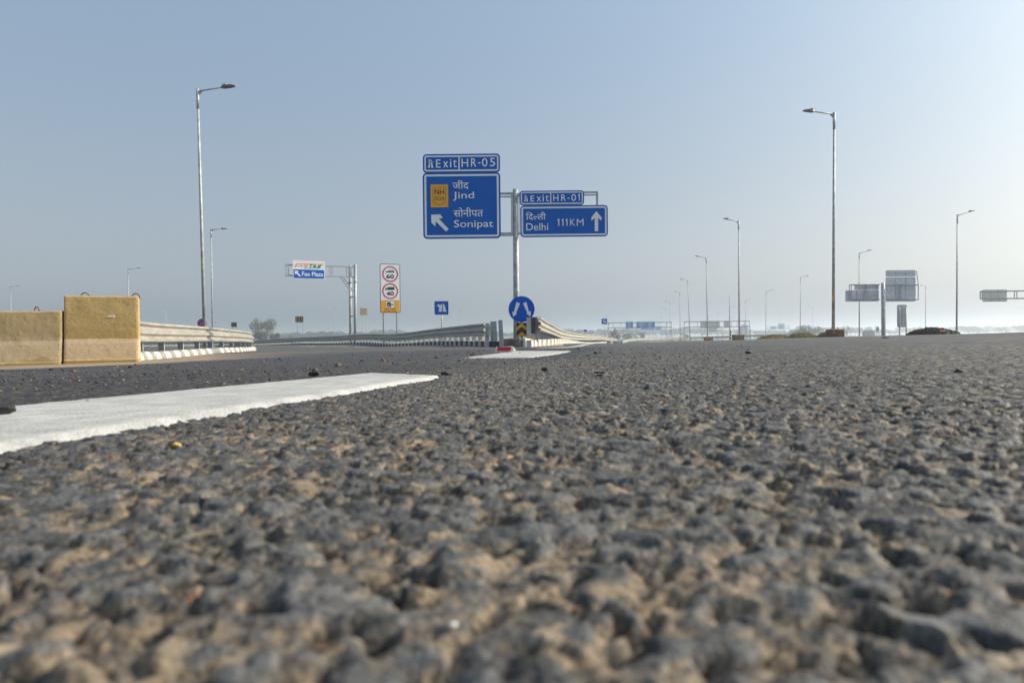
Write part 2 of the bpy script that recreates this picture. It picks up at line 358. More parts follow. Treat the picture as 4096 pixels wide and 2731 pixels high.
def build_road():
    xs, ys = lines_x(), lines_y(); nx, ny = len(xs), len(ys)
    X, Yg = np.meshgrid(xs, ys); x = X.ravel(); y = Yg.ravel()
    h, top, proud, A, B, n4, n1 = asphalt_relief(x, y)
    dist = np.sqrt(x * x + y * y)
    amp = 1 - 0.45 * sstep(2.0, 7.0, np.maximum(np.abs(x) * 1.3, y))
    z = T(x, y) + h * amp + (vnoise(x, y, 1.7, 21) - 0.5) * 0.006 * sstep(1.5, 4, dist)
    # colours: coated stone, bare stone, dust lying in the hollows, shade painted into the pits
    a1, a2, a3 = A; b1, b2, b3 = B
    def c(r, g, b): return np.array([r, g, b])
    col = np.empty((len(x), 3)); tone = 0.040 + 0.072 * a1
    col[:] = tone[:, None] * c(1.02, 1.0, 0.97)
    bare = (a3 > 0.92)[:, None] * c(0.19, 0.15, 0.105) * (0.6 + 0.7 * a2)[:, None]
    col = np.where((a3 > 0.92)[:, None], bare, col)
    smallcol = (0.012 + 0.035 * b2)[:, None] * c(1.06, 0.99, 0.90)  # bitumen in the pits painted near-black to deepen their shade
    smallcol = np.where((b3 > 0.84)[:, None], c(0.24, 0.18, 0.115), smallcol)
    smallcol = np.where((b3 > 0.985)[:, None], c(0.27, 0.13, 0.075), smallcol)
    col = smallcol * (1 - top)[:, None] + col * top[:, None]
    dust_n = vnoise(x, y, 0.05, 31) * 0.5 + vnoise(x, y, 0.4, 32) * 0.5
    low = (0.12 + 0.88 * sstep(-0.0050, -0.0032, h)) * (1 - sstep(-0.0018, -0.0004, h))
    side = sstep(0.7, -0.6, x - 0.1 * y)                         # more dust has blown into the surface on the shoulder side
    dusty = np.clip((0.35 + 0.9 * b2) * low * (0.75 + 1.6 * (dust_n - 0.42)) * (0.40 + 0.45 * side), 0, 0.85)
    col = col * (1 - dusty)[:, None] + (c(0.30, 0.22, 0.135) * (0.75 + 0.5 * b1)[:, None]) * dusty[:, None]
    far_ = 0.62 * sstep(2.0, 5.0, np.maximum(np.abs(x) * 1.3, y)); col = col * (1 - far_)[:, None] + c(0.082, 0.081, 0.079) * far_[:, None]   # single stones merge into one even tone
    sx_ = x - 0.177 * y; wear = 0.5 * vnoise(sx_, y * 0.06, 0.45, 51) + 0.5 * vnoise(sx_, y * 0.2, 1.3, 52)
    col *= (0.80 + 0.40 * wear)[:, None]
    # sand drifted over the shoulder and the ramp
    u = x / np.maximum(y, 0.2); y0 = np.interp(u, DUST_EDGE[:, 0], DUST_EDGE[:, 1])
    rag = (vnoise(x, y, 0.35, 41) - 0.5) * 0.16 + (vnoise(x, y, 1.5, 42) - 0.5) * 0.12
    dep = (y / y0 - 1) + rag
    sand = sstep(0.0, 0.10, dep) * (u < 0.075) * (y > 2.5)
    fade = sstep(0.18, -0.0, dep - np.interp(u, [-0.8, -0.45, -0.3, -0.15, 0.0, 0.07], [2.2, 1.6, 0.75, 0.5, 0.6, 0.8]))
    sand = sand * (0.25 + 0.75 * fade) * np.interp(u, [-0.46, -0.40, -0.30, -0.1, 0.0, 0.05], [1.0, 0.55, 0.12, 0.12, 0.5, 0.9]) * (1 - 0.85 * sstep(34, 60, y))
    sandc = c(0.30, 0.222, 0.15) * (0.8 + 0.4 * vnoise(x, y, 0.6, 43))[:, None]
    col = col * (1 - sand)[:, None] + sandc * sand[:, None]
    # fresh dark overlay strip beside the white line, and lighter traffic-worn carriageway
    fresh = sstep(-0.2, -0.7, x - 0.177 * y) * (1 - sand) * (y < 20)
    col *= (1 - 0.36 * fresh)[:, None] * (1 - fresh[:, None] * (1 - c(0.93, 0.96, 1.08)))
    ramp = sstep(18, 30, y) * (x - 0.177 * y < -3)
    col = col * (1 - 0.7 * ramp * (1 - sand))[:, None] + (c(0.085, 0.083, 0.08)) * (0.7 * ramp * (1 - sand))[:, None]
    med = sstep(9.6, 10.2, x - 0.177 * y) * (1 - sstep(12.6, 13.2, x - 0.177 * y)) * (y > 14)
    col = col * (1 - med)[:, None] + c(0.24, 0.18, 0.10) * med[:, None]
    me = bpy.data.meshes.new('road')
    nv = nx * ny; nq = (nx - 1) * (ny - 1)
    me.vertices.add(nv); me.vertices.foreach_set('co', np.column_stack([x, y, z]).astype(np.float32).ravel())
    i = (np.arange(ny - 1)[:, None] * nx + np.arange(nx - 1)[None, :]).ravel()
    quads = np.column_stack([i, i + 1, i + nx + 1, i + nx]).astype(np.int32)
    me.loops.add(nq * 4); me.loops.foreach_set('vertex_index', quads.ravel())
    me.polygons.add(nq); me.polygons.foreach_set('loop_start', np.arange(0, nq * 4, 4, dtype=np.int32))
    me.update(calc_edges=True); me.validate()
    me.polygons.foreach_set('use_smooth', np.ones(nq, bool))
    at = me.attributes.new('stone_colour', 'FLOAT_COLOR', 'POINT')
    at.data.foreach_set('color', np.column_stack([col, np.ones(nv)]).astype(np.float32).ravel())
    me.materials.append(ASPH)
    o = bpy.data.objects.new('road', me); link(o, kind='structure'); o['label'] = 'coarse grey asphalt road surface with dusty shoulder'
build_road()

def build_ground():
    xs = np.unique(np.concatenate([np.linspace(-2400, -80, 30), np.linspace(-80, 120, 60), np.linspace(120, 2400, 30)]))
    ys = np.unique(np.concatenate([np.linspace(-60, 0, 8), np.linspace(0, 400, 90), np.linspace(400, 2500, 40)]))
    X, Yg = np.meshgrid(xs, ys); x = X.ravel(); y = Yg.ravel(); z = T(x, y) - 0.02
    inside = (x > -58) & (x < 58) & (y < 320); z = np.where(inside, z - 0.6, z)
    nx, ny = len(xs), len(ys); fs = []
    for j in range(ny - 1):
        for i in range(nx - 1): fs.append((j * nx + i, j * nx + i + 1, (j + 1) * nx + i + 1, (j + 1) * nx + i))
    me = bpy.data.meshes.new('ground'); me.from_pydata(list(zip(x, y, z)), [], fs)
    me.materials.append(mat('dry_field_soil', (0.20, 0.17, 0.09), 0.95, 0, 0, 0.02, col2=(0.12, 0.13, 0.05)))
    me.polygons.foreach_set('use_smooth', [True] * len(fs))
    link(bpy.data.objects.new('ground', me), kind='structure')['label'] = 'flat dry plain beyond the road'
build_ground()

# the sheet of hot air over the far plain that mirrors the sky
mg = MB(); mg.add([(40, 330, -3.55), (900, 330, -3.55), (1500, 1100, -3.55), (60, 1100, -3.55)], [(0, 1, 2, 3)])
mg.build('mirage', mat('mirror_of_hot_air', (0.5, 0.5, 0.5), 0.03, 1.0), kind='structure')['label'] = 'bright mirage shimmering over the far plain'

# ------------------------------------------------------------------ painted dashes
def dash(near_l, near_r, far_l, far_r, label, th=0.0066, n=160, w=26):
    pts = []; L0, R0_, L1, R1 = near_l, near_r, far_l, far_r
    vs = []; fs = []
    r = np.random.default_rng(int(abs(L1[0]) * 1000) + 5)
    ej = np.cumsum(r.normal(0, 1, (n + 1, 2)), axis=0); ej -= np.linspace(0, 1, n + 1)[:, None] * ej[-1]
    for i in range(n + 1):
        t = i / n
        for k in range(w + 1):
            q = k / w
            e = 0.0
            if k in (0, 1): e = r.normal(0, 0.0008)
            if k in (w - 1, w): e = r.normal(0, 0.0008)
            a = L0 + (L1 - L0) * t; b = R0_ + (R1 - R0_) * t; p = a + (b - a) * q
            d = (b - a).normalized(); p = p + d * e
            if i in (n, n - 1): p = p + (L1 - L0).normalized() * r.normal(0, 0.003)
            edge = k in (0, w) or i in (0, n)
            nearedge = k in (1, w - 1) or i in (1, n - 1)
            z = Tz(p.x, p.y) + (-0.006 if edge else th - (0.0012 if nearedge else 0))
            if not edge: z += r.normal(0, 0.00010)
            if nearedge: z += r.normal(0, 0.0006)
            if k == w: p = p + d * 0.002
            vs.append((p.x, p.y, z))
    for i in range(n):
        for k in range(w): a = i * (w + 1) + k; fs.append((a, a + 1, a + w + 2, a + w + 1))
    me = bpy.data.meshes.new('road_marking'); me.from_pydata(vs, [], fs); me.materials.append(PAINT)
    me.polygons.foreach_set('use_smooth', [True] * len(fs))
    link(bpy.data.objects.new('road_marking', me), None, label, 'road marking')
def v2(p): return Vector((p.x, p.y, 0))
TH = 0.0066
r_a, r_b, r_c = v2(hit(0, 1782, TH)), v2(hit(1000, 1660, TH)), v2(hit(1768, 1500, TH))
l_a, l_c = v2(hit(0, 1622, TH)), v2(hit(1490, 1488, TH))
dr = (r_c - r_a).normalized()
wide = 0.5 * ((l_a - r_a) - dr * (l_a - r_a).dot(dr)).length + 0.5 * ((l_c - r_c) - dr * (l_c - r_c).dot(dr)).length
perp = Vector((-dr.y, dr.x, 0))
far_l = l_c
l_dir = (l_c - l_a).normalized()
near_r = r_a - dr * 0.9; near_l = l_a - l_dir * 1.3
dash(near_l, near_r, l_c, r_c, 'near white dash of the lane line with stones on it')
dash(v2(hit(1845, 1429, TH)), v2(hit(2135, 1427, TH)), v2(hit(2060, 1402.5, TH)), v2(hit(2298, 1402.5, TH)), 'second white dash of the lane line beside the red stud', n=60, w=16)
q0, q1 = hit(2165, 1393, TH), hit(2290, 1389.5, TH)
_a, _b = G(2160, 14.6).xy.to_3d(), G(2415, 42).xy.to_3d(); _w2 = Vector((0.17, 0, 0))
dash(_a - _w2, _a + _w2, _b - _w2, _b + _w2, 'far white edge line beside the right guardrail', n=60, w=10)
for k, (a, b) in enumerate([((1000, 62), (1400, 47)), ((1420, 45), (1560, 40)), ((1200, 50), (1255, 48.5))]):
    p, q = G(*a), G(*b); d = (q - p).normalized(); w_ = Vector((-d.y, d.x, 0)) * 0.12
    dash(v2(p + w_), v2(p - w_), v2(q + w_), v2(q - w_), ['long thin white lane line on the exit ramp', 'short white ramp line below the speed sign', 'short white ramp dash below the chevron board'][k], th=0.02, n=24, w=6)

# ------------------------------------------------------------------ concrete barrier blocks
def barrier(a, b, height, depth, label, loops, seed, patch=False):
    b = b.copy(); d = b - a; L = d.length; rz = math.atan2(d.y, d.x)
    t = thing('concrete_barrier', (a.x, a.y, min(a.z, b.z) - 0.01), label, 'barrier', 'concrete blocks at the ramp edge', rz)
    # profile in y,z (front is -y): toe strip, sloped foot, upper face
    prof = [(-0.13, 0.0), (-0.13, 0.055), (-0.115, 0.075), (-0.075, 0.30), (-0.055, 0.36), (-0.035, height - 0.02), (-0.018, height)]
    dd = depth
    back = [(dd + 0.018 - 0.035, height), (dd, height - 0.02), (dd + 0.03, 0.36), (dd + 0.10, 0.07), (dd + 0.10, 0.0)]
    def resample(pr, n):
        pts = []; seg = [math.dist(pr[i], pr[i + 1]) for i in range(len(pr) - 1)]
        for i in range(len(pr) - 1):
            m_ = max(1, int(seg[i] / 0.022))
            for k in range(m_): pts.append((pr[i][0] + (pr[i + 1][0] - pr[i][0]) * k / m_, pr[i][1] + (pr[i + 1][1] - pr[i][1]) * k / m_))
        pts.append(pr[-1]); return pts
    ring_ = resample(prof + back, 0); nr = len(ring_); nl = int(L / 0.022)
    vs = []; fs = []; r = np.random.default_rng(seed)
    yy = np.array([p[0] for p in ring_]); zz = np.array([p[1] for p in ring_])
    for i in range(nl + 1):
        x = L * i / nl; e = min(x, L - x)
        n_ = (vnoise(np.full(nr, x + seed), zz + yy * 0.7, 0.16, 3) - 0.5) * 0.008 + (vnoise(np.full(nr, x + seed), zz + yy, 0.04, 4) - 0.5) * 0.003
        if e < 0.001: n_ = n_ + r.normal(0.008, 0.0012, nr)
        elif e < 0.03: n_ = n_ + r.normal(0.001, 0.0012, nr)
        xo = r.normal(0, 0.0015, nr) if e < 0.001 else np.zeros(nr)
        wave = (vnoise(np.array([x + seed]), np.array([0.0]), 0.10, 8)[0] - 0.5) * 0.018
        for k in range(nr):
            y_, z_ = yy[k], zz[k]
            if z_ > height - 0.05: z_ = z_ + wave * (0.6 if not patch else 0.5) - max(0, n_[k]) * 0.5
            sgn = 1 if y_ < dd / 2 else -1
            vs.append((x + xo[k], y_ + n_[k] * sgn, z_))
    for i in range(nl):
        for k in range(nr - 1): a_ = i * nr + k; fs.append((a_, a_ + 1, a_ + nr + 1, a_ + nr))
    # end faces as fans with rough centre line
    for i, x in ((0, 0.0), (nl, L)):
        half = nr // 2
        for k in range(half):
            o1, o2 = k, nr - 1 - k
            if k + 1 < nr - 1 - k - 0:
                q = (i * nr + o1, i * nr + o1 + 1, i * nr + o2 - 1, i * nr + o2)
                if len(set(q)) == 4: fs.append(q)
                elif len(set(q)) == 3: fs.append(tuple(dict.fromkeys(q)))
    me = bpy.data.meshes.new('block'); me.from_pydata(vs, [], fs); me.update()
    bm = bmesh.new(); bm.from_mesh(me); bmesh.ops.recalc_face_normals(bm, faces=bm.faces); bm.to_mesh(me); bm.free()
    me.materials.append(barrier_mat(patch)); link(bpy.data.objects.new('block', me), t)
    for lx, lw, lh in loops:
        mb = MB(); pts = []
        for k in range(13):
            a_ = math.pi * k / 12; pts.append((lx - lw * math.cos(a_) , dd * 0.45, height - 0.03 + lh * max(0, math.sin(a_)) ** 0.8))
        mb.tube(pts, 0.0085, 8); mb.build('lifting_loop', STEELW, t, True)
    if patch:
        x0 = L * 0.555; mb = MB(); mb.prism([(x0, 0.665), (x0 + 0.115, 0.668), (x0 + 0.11, 0.70), (x0 + 0.05, 0.70)], -0.054, -0.04); mb.build('paint_scrap', KW, t)
    return t
def barrier_mat(patch):
    nm = 'barrier_concrete_ochre' if patch else 'barrier_concrete_dusty'
    M = bpy.data.materials.new(nm); M.use_nodes = True; n = M.node_tree.nodes; l = M.node_tree.links; b = n['Principled BSDF']
    b.inputs['Roughness'].default_value = 0.92; b.inputs['Specular IOR Level'].default_value = 0.2
    tc = n.new('ShaderNodeTexCoord'); sx = n.new('ShaderNodeSeparateXYZ'); l.new(tc.outputs['Object'], sx.inputs[0])
    nz = n.new('ShaderNodeTexNoise'); nz.inputs['Scale'].default_value = 4; nz.inputs['Detail'].default_value = 8; nz.inputs['Roughness'].default_value = 0.6; l.new(tc.outputs['Object'], nz.inputs[0])
    nf = n.new('ShaderNodeTexNoise'); nf.inputs['Scale'].default_value = 45; nf.inputs['Detail'].default_value = 4; l.new(tc.outputs['Object'], nf.inputs[0])
    ad = n.new('ShaderNodeMath'); ad.operation = 'MULTIPLY_ADD'; l.new(nz.outputs['Fac'], ad.inputs[0]); ad.inputs[1].default_value = 0.06 if patch else 0.35
    l.new(sx.outputs['Z'], ad.inputs[2])
    rp = n.new('ShaderNodeValToRGB'); l.new(ad.outputs[0], rp.inputs[0]); e = rp.color_ramp.elements
    if patch:   # old ochre paint above and on the toe, bare dusty foot between them
        st = [(0.0, (0.36, 0.25, 0.09)), (0.094, (0.36, 0.25, 0.09)), (0.110, (0.52, 0.385, 0.235)), (0.380, (0.52, 0.39, 0.245)), (0.398, (0.40, 0.285, 0.115)), (1.0, (0.46, 0.335, 0.15))]
    else:
        st = [(0.0, (0.35, 0.255, 0.10)), (0.23, (0.37, 0.27, 0.12)), (0.27, (0.46, 0.35, 0.22)), (0.52, (0.46, 0.355, 0.23)), (0.66, (0.39, 0.295, 0.155)), (1.0, (0.42, 0.32, 0.175))]
    e[0].position, e[0].color = st[0][0], (*st[0][1], 1); e[1].position, e[1].color = st[-1][0], (*st[-1][1], 1)
    for p_, c_ in st[1:-1]: q = e.new(p_); q.color = (*c_, 1)
    mr = n.new('ShaderNodeMapRange'); mr.inputs[1].default_value = 0.3; mr.inputs[2].default_value = 0.7; mr.inputs[3].default_value = 0.88; mr.inputs[4].default_value = 1.10
    l.new(nf.outputs['Fac'], mr.inputs[0]); mx = n.new('ShaderNodeVectorMath'); mx.operation = 'SCALE'; l.new(rp.outputs[0], mx.inputs[0]); l.new(mr.outputs[0], mx.inputs['Scale'])
    # blow holes: small stretched pits
    vo = n.new('ShaderNodeTexVoronoi'); vo.inputs['Scale'].default_value = 26; mp = n.new('ShaderNodeMapping'); mp.inputs['Scale'].default_value = (1.0, 1.0, 1.5); mp.inputs['Rotation'].default_value = (0, 0.4, 0)
    l.new(tc.outputs['Object'], mp.inputs[0]); l.new(mp.outputs[0], vo.inputs['Vector'])
    n2_ = n.new('ShaderNodeTexNoise'); n2_.inputs['Scale'].default_value = 9; l.new(tc.outputs['Object'], n2_.inputs[0])
    th = n.new('ShaderNodeMapRange'); th.inputs[1].default_value = 0.45; th.inputs[2].default_value = 0.75; th.inputs[3].default_value = 0.03; th.inputs[4].default_value = 0.24; l.new(n2_.outputs['Fac'], th.inputs[0])
    lt = n.new('ShaderNodeMath'); lt.operation = 'GREATER_THAN'; l.new(vo.outputs['Distance'], lt.inputs[0]); l.new(th.outputs[0], lt.inputs[1])
    hh_ = n.new('ShaderNodeMath'); hh_.operation = 'MULTIPLY_ADD'; l.new(lt.outputs[0], hh_.inputs[0]); hh_.inputs[1].default_value = 1.3; l.new(nf.outputs['Fac'], hh_.inputs[2])
    pm = n.new('ShaderNodeMix'); pm.data_type = 'RGBA'; pm.inputs[6].default_value = (0.11, 0.07, 0.035, 1); l.new(lt.outputs[0], pm.inputs[0]); l.new(mx.outputs[0], pm.inputs[7]); l.new(pm.outputs[2], b.inputs['Base Color'])
    bp = n.new('ShaderNodeBump'); bp.inputs['Strength'].default_value = 0.35; bp.inputs['Distance'].default_value = 0.006; l.new(hh_.outputs[0], bp.inputs['Height']); l.new(bp.outputs[0], b.inputs['Normal'])
    return M
bl0, bl1 = G(-290, 9.03), G(250, 9.57)
barrier(bl0, bl1, 0.775, 0.18, 'lower dusty concrete barrier block cut by the left frame edge', [(bl1.x - bl0.x - 0.16 if False else (bl1 - bl0).length - 0.32, 0.028, 0.09)], 5)
br0, br1 = G(260, 9.6), G(555, 9.95)
barrier(br0, br1, 0.975, 0.16, 'tall ochre concrete barrier block with white paint scrap', [(0.24, 0.055, 0.075), (0.88, 0.05, 0.075)], 9, True)

# ------------------------------------------------------------------ guardrails and kerbs
def smooth_path(pts, step=0.5):
    pts = [Vector((p[0], p[1], 0)) for p in pts]; P_ = [pts[0] * 2 - pts[1]] + pts + [pts[-1] * 2 - pts[-2]]; out = []
    for i in range(1, len(P_) - 2):
        a, b, c, d = P_[i - 1:i + 3]; n = max(2, int((c - b).length / step))
        for k in range(n):
            t = k / n; out.append(0.5 * ((2 * b) + (c - a) * t + (2 * a - 5 * b + 4 * c - d) * t * t + (3 * b - a - 3 * c + d) * t ** 3))
    out.append(pts[-1]); return out
class Path:
    def __init__(s, pts):
        s.p = smooth_path(pts); s.d = [0]
        for a, b in zip(s.p, s.p[1:]): s.d.append(s.d[-1] + (b - a).length)
        s.L = s.d[-1]; s.da = np.array(s.d); s.xa = np.array([p.x for p in s.p]); s.ya = np.array([p.y for p in s.p])
    def at(s, t):
        x, y = np.interp(t, s.da, s.xa), np.interp(t, s.da, s.ya); e = 0.25
        x1, y1 = np.interp(t - e, s.da, s.xa), np.interp(t - e, s.da, s.ya); x2, y2 = np.interp(t + e, s.da, s.xa), np.interp(t + e, s.da, s.ya)
        return Vector((x, y, 0)), Vector((x2 - x1, y2 - y1, 0)).normalized()
THRIE = [(0.0, 0.000), (0.035, 0.004), (0.085, 0.032), (0.088, 0.068), (0.006, 0.112), (0.0, 0.140), (0.006, 0.168), (0.088, 0.212), (0.090, 0.253), (0.088, 0.294),
         (0.006, 0.338), (0.0, 0.366), (0.006, 0.394), (0.088, 0.438), (0.085, 0.474), (0.035, 0.502), (0.0, 0.506)]
def channel_post(h):
    mb = MB(); mb.box((0, 0, h / 2), (0.15, 0.006, h)); mb.box((-0.072, 0.034, h / 2), (0.006, 0.062, h)); mb.box((0.072, 0.034, h / 2), (0.006, 0.062, h)); return mb
def spacer():
    mb = MB(); mb.box((0, 0, 0), (0.15, 0.006, 0.36)); mb.box((-0.072, 0.05, 0), (0.006, 0.1, 0.36)); mb.box((0.072, 0.05, 0), (0.006, 0.1, 0.36)); return mb
POST_ME = channel_post(0.92).mesh('post', POSTM); SP_ME = spacer().mesh('spacer_block', GALVD); RF_ME = MB().box((0, 0, 0), (0.10, 0.006, 0.10)).mesh('reflector', REFL)
def lap_bolts(): pass
def guardrail(pts, side, label, z_top=0.86, sec=4.0, post_gap=2.0, posts=True, start=0.0, mat_=None, refl=(), rise=None, extra_posts=()):
    pa = Path(pts); p0, d0 = pa.at(0)
    t = thing('guardrail', (p0.x, p0.y, Tz(p0.x, p0.y)), label, 'guardrail'); o = t.location.copy()
    zt = lambda s: (rise(s) if rise else 0.0)
    s = start; r = random.Random(len(pts) * 7 + int(pa.L))
    while s < pa.L - 0.3:
        e = min(s + sec + 0.3, pa.L); n = 7 if sec < 6 else 9; vs = []; fs = []; jit = r.uniform(-0.006, 0.006); lap = 0.003 if int(s / sec) % 2 else 0.0
        for i in range(n):
            q = s + (e - s) * i / (n - 1); c, d = pa.at(q); nrm = Vector((d.y, -d.x, 0)) * side; zb = Tz(c.x, c.y) + z_top - 0.506 + jit + zt(q)
            for (u, z_) in THRIE: w = c + nrm * (0.11 + u + lap); vs.append((w.x - o.x, w.y - o.y, zb + z_ - o.z))
        m_ = len(THRIE)
        for i in range(n - 1):
            for k in range(m_ - 1): a = i * m_ + k; fs.append((a, a + 1, a + m_ + 1, a + m_))
        me = bpy.data.meshes.new('beam'); me.from_pydata(vs, [], fs); me.materials.append(mat_ or RAIL)
        ob = link(bpy.data.objects.new('beam', me), t)
        md = ob.modifiers.new('steel_thickness', 'SOLIDIFY'); md.thickness = 0.004; md.offset = 0
        s += sec
    if posts:
        s = 0.25; k = 0
        ss = list(extra_posts)
        while s < pa.L: ss.append(s); s += post_gap
        for s in ss:
            c, d = pa.at(s) if s >= 0 else (pa.at(0)[0] + pa.at(0)[1] * s, pa.at(0)[1]); a = math.atan2(d.y, d.x) + (math.pi if side < 0 else 0)
            ob = link(bpy.data.objects.new('post', POST_ME), t); ob.location = (c.x - o.x, c.y - o.y, Tz(c.x, c.y) - o.z + (z_top - 0.86) + zt(max(s, 0)) - 0.06)
            ob.rotation_euler = (r.uniform(-.02, .02), r.uniform(-.015, .015), a + math.pi / 2)
            if s >= 0:
                sp = link(bpy.data.objects.new('spacer_block', SP_ME), ob); sp.location = (0.09, 0.03, 0.66); sp.rotation_euler = (0, 0, math.pi / 2)
            if k in refl:
                rf = link(bpy.data.objects.new('reflector', RF_ME), ob); rf.location = (0.0, -0.012, 0.27)
            k += 1
    return t, pa
def kerb(pts, label, length, mats, h=0.2, w=0.28, slope=0.07, side=1, gap=0.008, wob=0.006, drop=0.05):
    pa = Path(pts); p0, _ = pa.at(0); t = thing('kerb', (p0.x, p0.y, Tz(p0.x, p0.y)), label, 'kerb'); o = t.location.copy()
    meshes = []
    for mm in mats:
        for v in range(2):
            r = random.Random(v * 5 + 3); mb = MB(); L2 = (length - gap) / 2
            pr = [(-w / 2 - slope, -drop), (-w / 2 - slope * 0.8, h * 0.35), (-w / 2 - 0.01, h * 0.86), (-w / 2 + 0.03, h), (w / 2, h), (w / 2, -drop)]
            vs = []
            for x in (-L2, 0, L2): vs += [(x, y + r.uniform(-.004, .004), z + r.uniform(-.005, .005)) for y, z in pr]
            n = len(pr); fs = [tuple(range(n))[::-1], tuple(range(2 * n, 3 * n))]
            for i in (0, 1):
                for k in range(n): fs.append((i * n + k, i * n + (k + 1) % n, (i + 1) * n + (k + 1) % n, (i + 1) * n + k))
            mb.add(vs, fs); meshes.append((mb.mesh('kerb_stone', mm), mm))
    r = random.Random(4); n = int(pa.L / length)
    for i in range(n):
        c, d = pa.at((i + 0.5) * length); a = math.atan2(d.y, d.x)
        ob = link(bpy.data.objects.new('kerb_stone', meshes[(i % len(mats)) * 2 + r.randrange(2)][0]), t)
        ob.location = (c.x - o.x, c.y - o.y, Tz(c.x, c.y) - o.z + r.uniform(-wob, wob))
        ob.rotation_euler = (r.uniform(-.012, .012), r.uniform(-.01, .01), a + (0 if side > 0 else math.pi))
    return t, pa
def XY(lst): return [tuple(G(px, Y).xy) for px, Y in lst]

# left guardrail behind the blocks (its face looks towards the road)
ra = XY([(470, 14.6), (570, 17), (700, 20), (800, 23), (900, 27.2), (960, 30.8), (1000, 37), (985, 46), (930, 58)])
guardrail(ra, 1, 'galvanised guardrail running from behind the concrete blocks at left', z_top=0.92, refl=(3,))
ka = XY([(480, 13.5), (580, 16.2), (700, 19.2), (800, 22.2), (900, 26.3), (960, 29.8), (1008, 36.4), (1000, 45), (950, 57)])
kerb(ka, 'white and dusty grey striped kerb below the left guardrail', 0.52, [KW, KG], h=0.18, side=1)
# outer ramp rail seen under and behind it
rd = XY([(380, 70), (600, 72), (800, 76), (990, 84)])
# rail on the left of the gore, curving away along the ramp
rc = XY([(1955, 25.6), (1860, 30), (1732, 37), (1600, 45), (1473, 55), (1350, 64), (1212, 75), (1010, 92), (800, 112), (560, 130)])
guardrail(rc, -1, 'grey guardrail along the exit ramp left of the gore', z_top=0.88, refl=(1,), post_gap=1.25)
for i_, (px, Y) in enumerate([(1970, 25.9), (1982, 25.6), (2006, 25.15)]):
    p_ = G(px, Y); q_ = thing('spare_post', p_, ['first bare steel post left of the gore nose', 'second bare steel post left of the gore nose', 'bare steel post standing nearest the gore nose'][i_], 'guardrail post', 'bare posts at the rail end')
    o_ = link(bpy.data.objects.new('channel', POST_ME), q_); o_.scale = (1, 1, 1.02 if i_ < 2 else 1.06); o_.rotation_euler = (0, -0.035 if i_ else 0.0, 0.15)
kc = XY([(2012, 24.6), (1955, 25.2), (1860, 29.4), (1732, 36.2), (1600, 44), (1473, 53.8), (1350, 62.6), (1212, 73.5), (1010, 90), (800, 110)])
kerb(kc, 'black and white striped kerb along the exit ramp', 0.5, [KB, KGW], h=0.20, side=1)
# rail on the right of the gore, running away along the main road
rb = XY([(2142, 24.6), (2180, 29.5), (2231, 38), (2296, 48), (2356, 60), (2433, 98), (2466, 140)])
guardrail(rb, 1, 'sunlit cream guardrail running away right of the gore', z_top=0.92, refl=(0, 2, 4, 6, 8), post_gap=1.4, rise=lambda s: float(np.interp(s, [0, 5, 14, 25, 50], [0.16, 0.03, -0.11, -0.05, 0])))
kb_ = XY([(2110, 23.85), (2140, 25.2)]) + [(x + 0.50, y) for x, y in XY([(2180, 29.5), (2231, 38), (2296, 48), (2356, 60), (2433, 98)])]
kerb(kb_, 'cream and grey striped kerb below the sunlit right guardrail', 0.36, [KW, KG], h=0.24, side=-1)
# far rails beyond the road
FAR_RAIL = [(2486, 110, 1363), (2500, 128, 1359), (2530, 146, 1355), (2600, 165, 1352), (2700, 175, 1350), (2850, 180, 1345), (3000, 180, 1339.5), (3200, 180, 1333)]
re_ = XY([q[:2] for q in FAR_RAIL])
_es = [0.0]
for _a, _b in zip(re_, re_[1:]): _es.append(_es[-1] + math.dist(_a, _b))
_er = [P(px, py, Y).z - Tz(*xy) - 0.86 for (px, Y, py), xy in zip(FAR_RAIL, re_)]
guardrail(re_, 1, 'distant pale guardrail bending round below the far gantries', z_top=0.86, sec=8, post_gap=4, rise=lambda s: float(np.interp(s, _es, _er)))
rf_ = XY([(3420, 210), (3700, 215), (4000, 220), (4300, 225)])

# gore nose: black face between a grey and a white flank
nose = thing('kerb_nose', G(2055, 24.2), 'blunt concrete gore nose with black front and white right flank', 'kerb')
no = nose.location.copy()
def nose_piece(name, pts, m_, h0=0.24, seed=1):
    # pts: plan outline along the front edge; a sloped face between foot and top
    r = random.Random(seed); vs = []; fs = []; n = len(pts)
    for (px, Y, hh) in pts:
        p = G(px, Y); z = Tz(p.x, p.y) - no.z
        for (o_, z_) in ((0.0, -0.06), (0.03, hh * 0.4), (0.07, hh * 0.85), (0.11, hh), (0.6, hh)):
            vs.append((p.x - no.x + r.uniform(-.006, .006), p.y - no.y + o_ + r.uniform(-.006, .006), z + z_ + r.uniform(-.008, .008)))
    for i in range(n - 1):
        for k in range(4): a = i * 5 + k; fs.append((a, a + 1, a + 6, a + 5))
    MB().add(vs, fs).build(name, m_, nose)
nose_piece('grey_flank', [(1991, 24.9, 0.19), (1996, 24.4, 0.21), (2004, 24.05, 0.25), (2015.6, 23.85, 0.29)], KGW, seed=2)
nose_piece('black_front', [(2016, 23.85, 0.29), (2035, 23.8, 0.29), (2055, 23.75, 0.30), (2075, 23.75, 0.30), (2092, 23.8, 0.30)], KN, seed=3)
nose_piece('white_flank', [(2092.4, 23.8, 0.30), (2102, 23.75, 0.30), (2114, 23.9, 0.29), (2126, 24.6, 0.26), (2134, 25.6, 0.24)], KW, seed=4)
# sandy fill behind the nose is the island top
MB().add([tuple(G(px, Y) - no + Vector((0, 0, 0.2))) for px, Y in [(2000, 24.6), (2020, 24.35), (2100, 24.3), (2125, 25.2), (2150, 32), (2010, 36), (1990, 30)]], [tuple(range(7))]).build('island_fill', SOIL, nose)

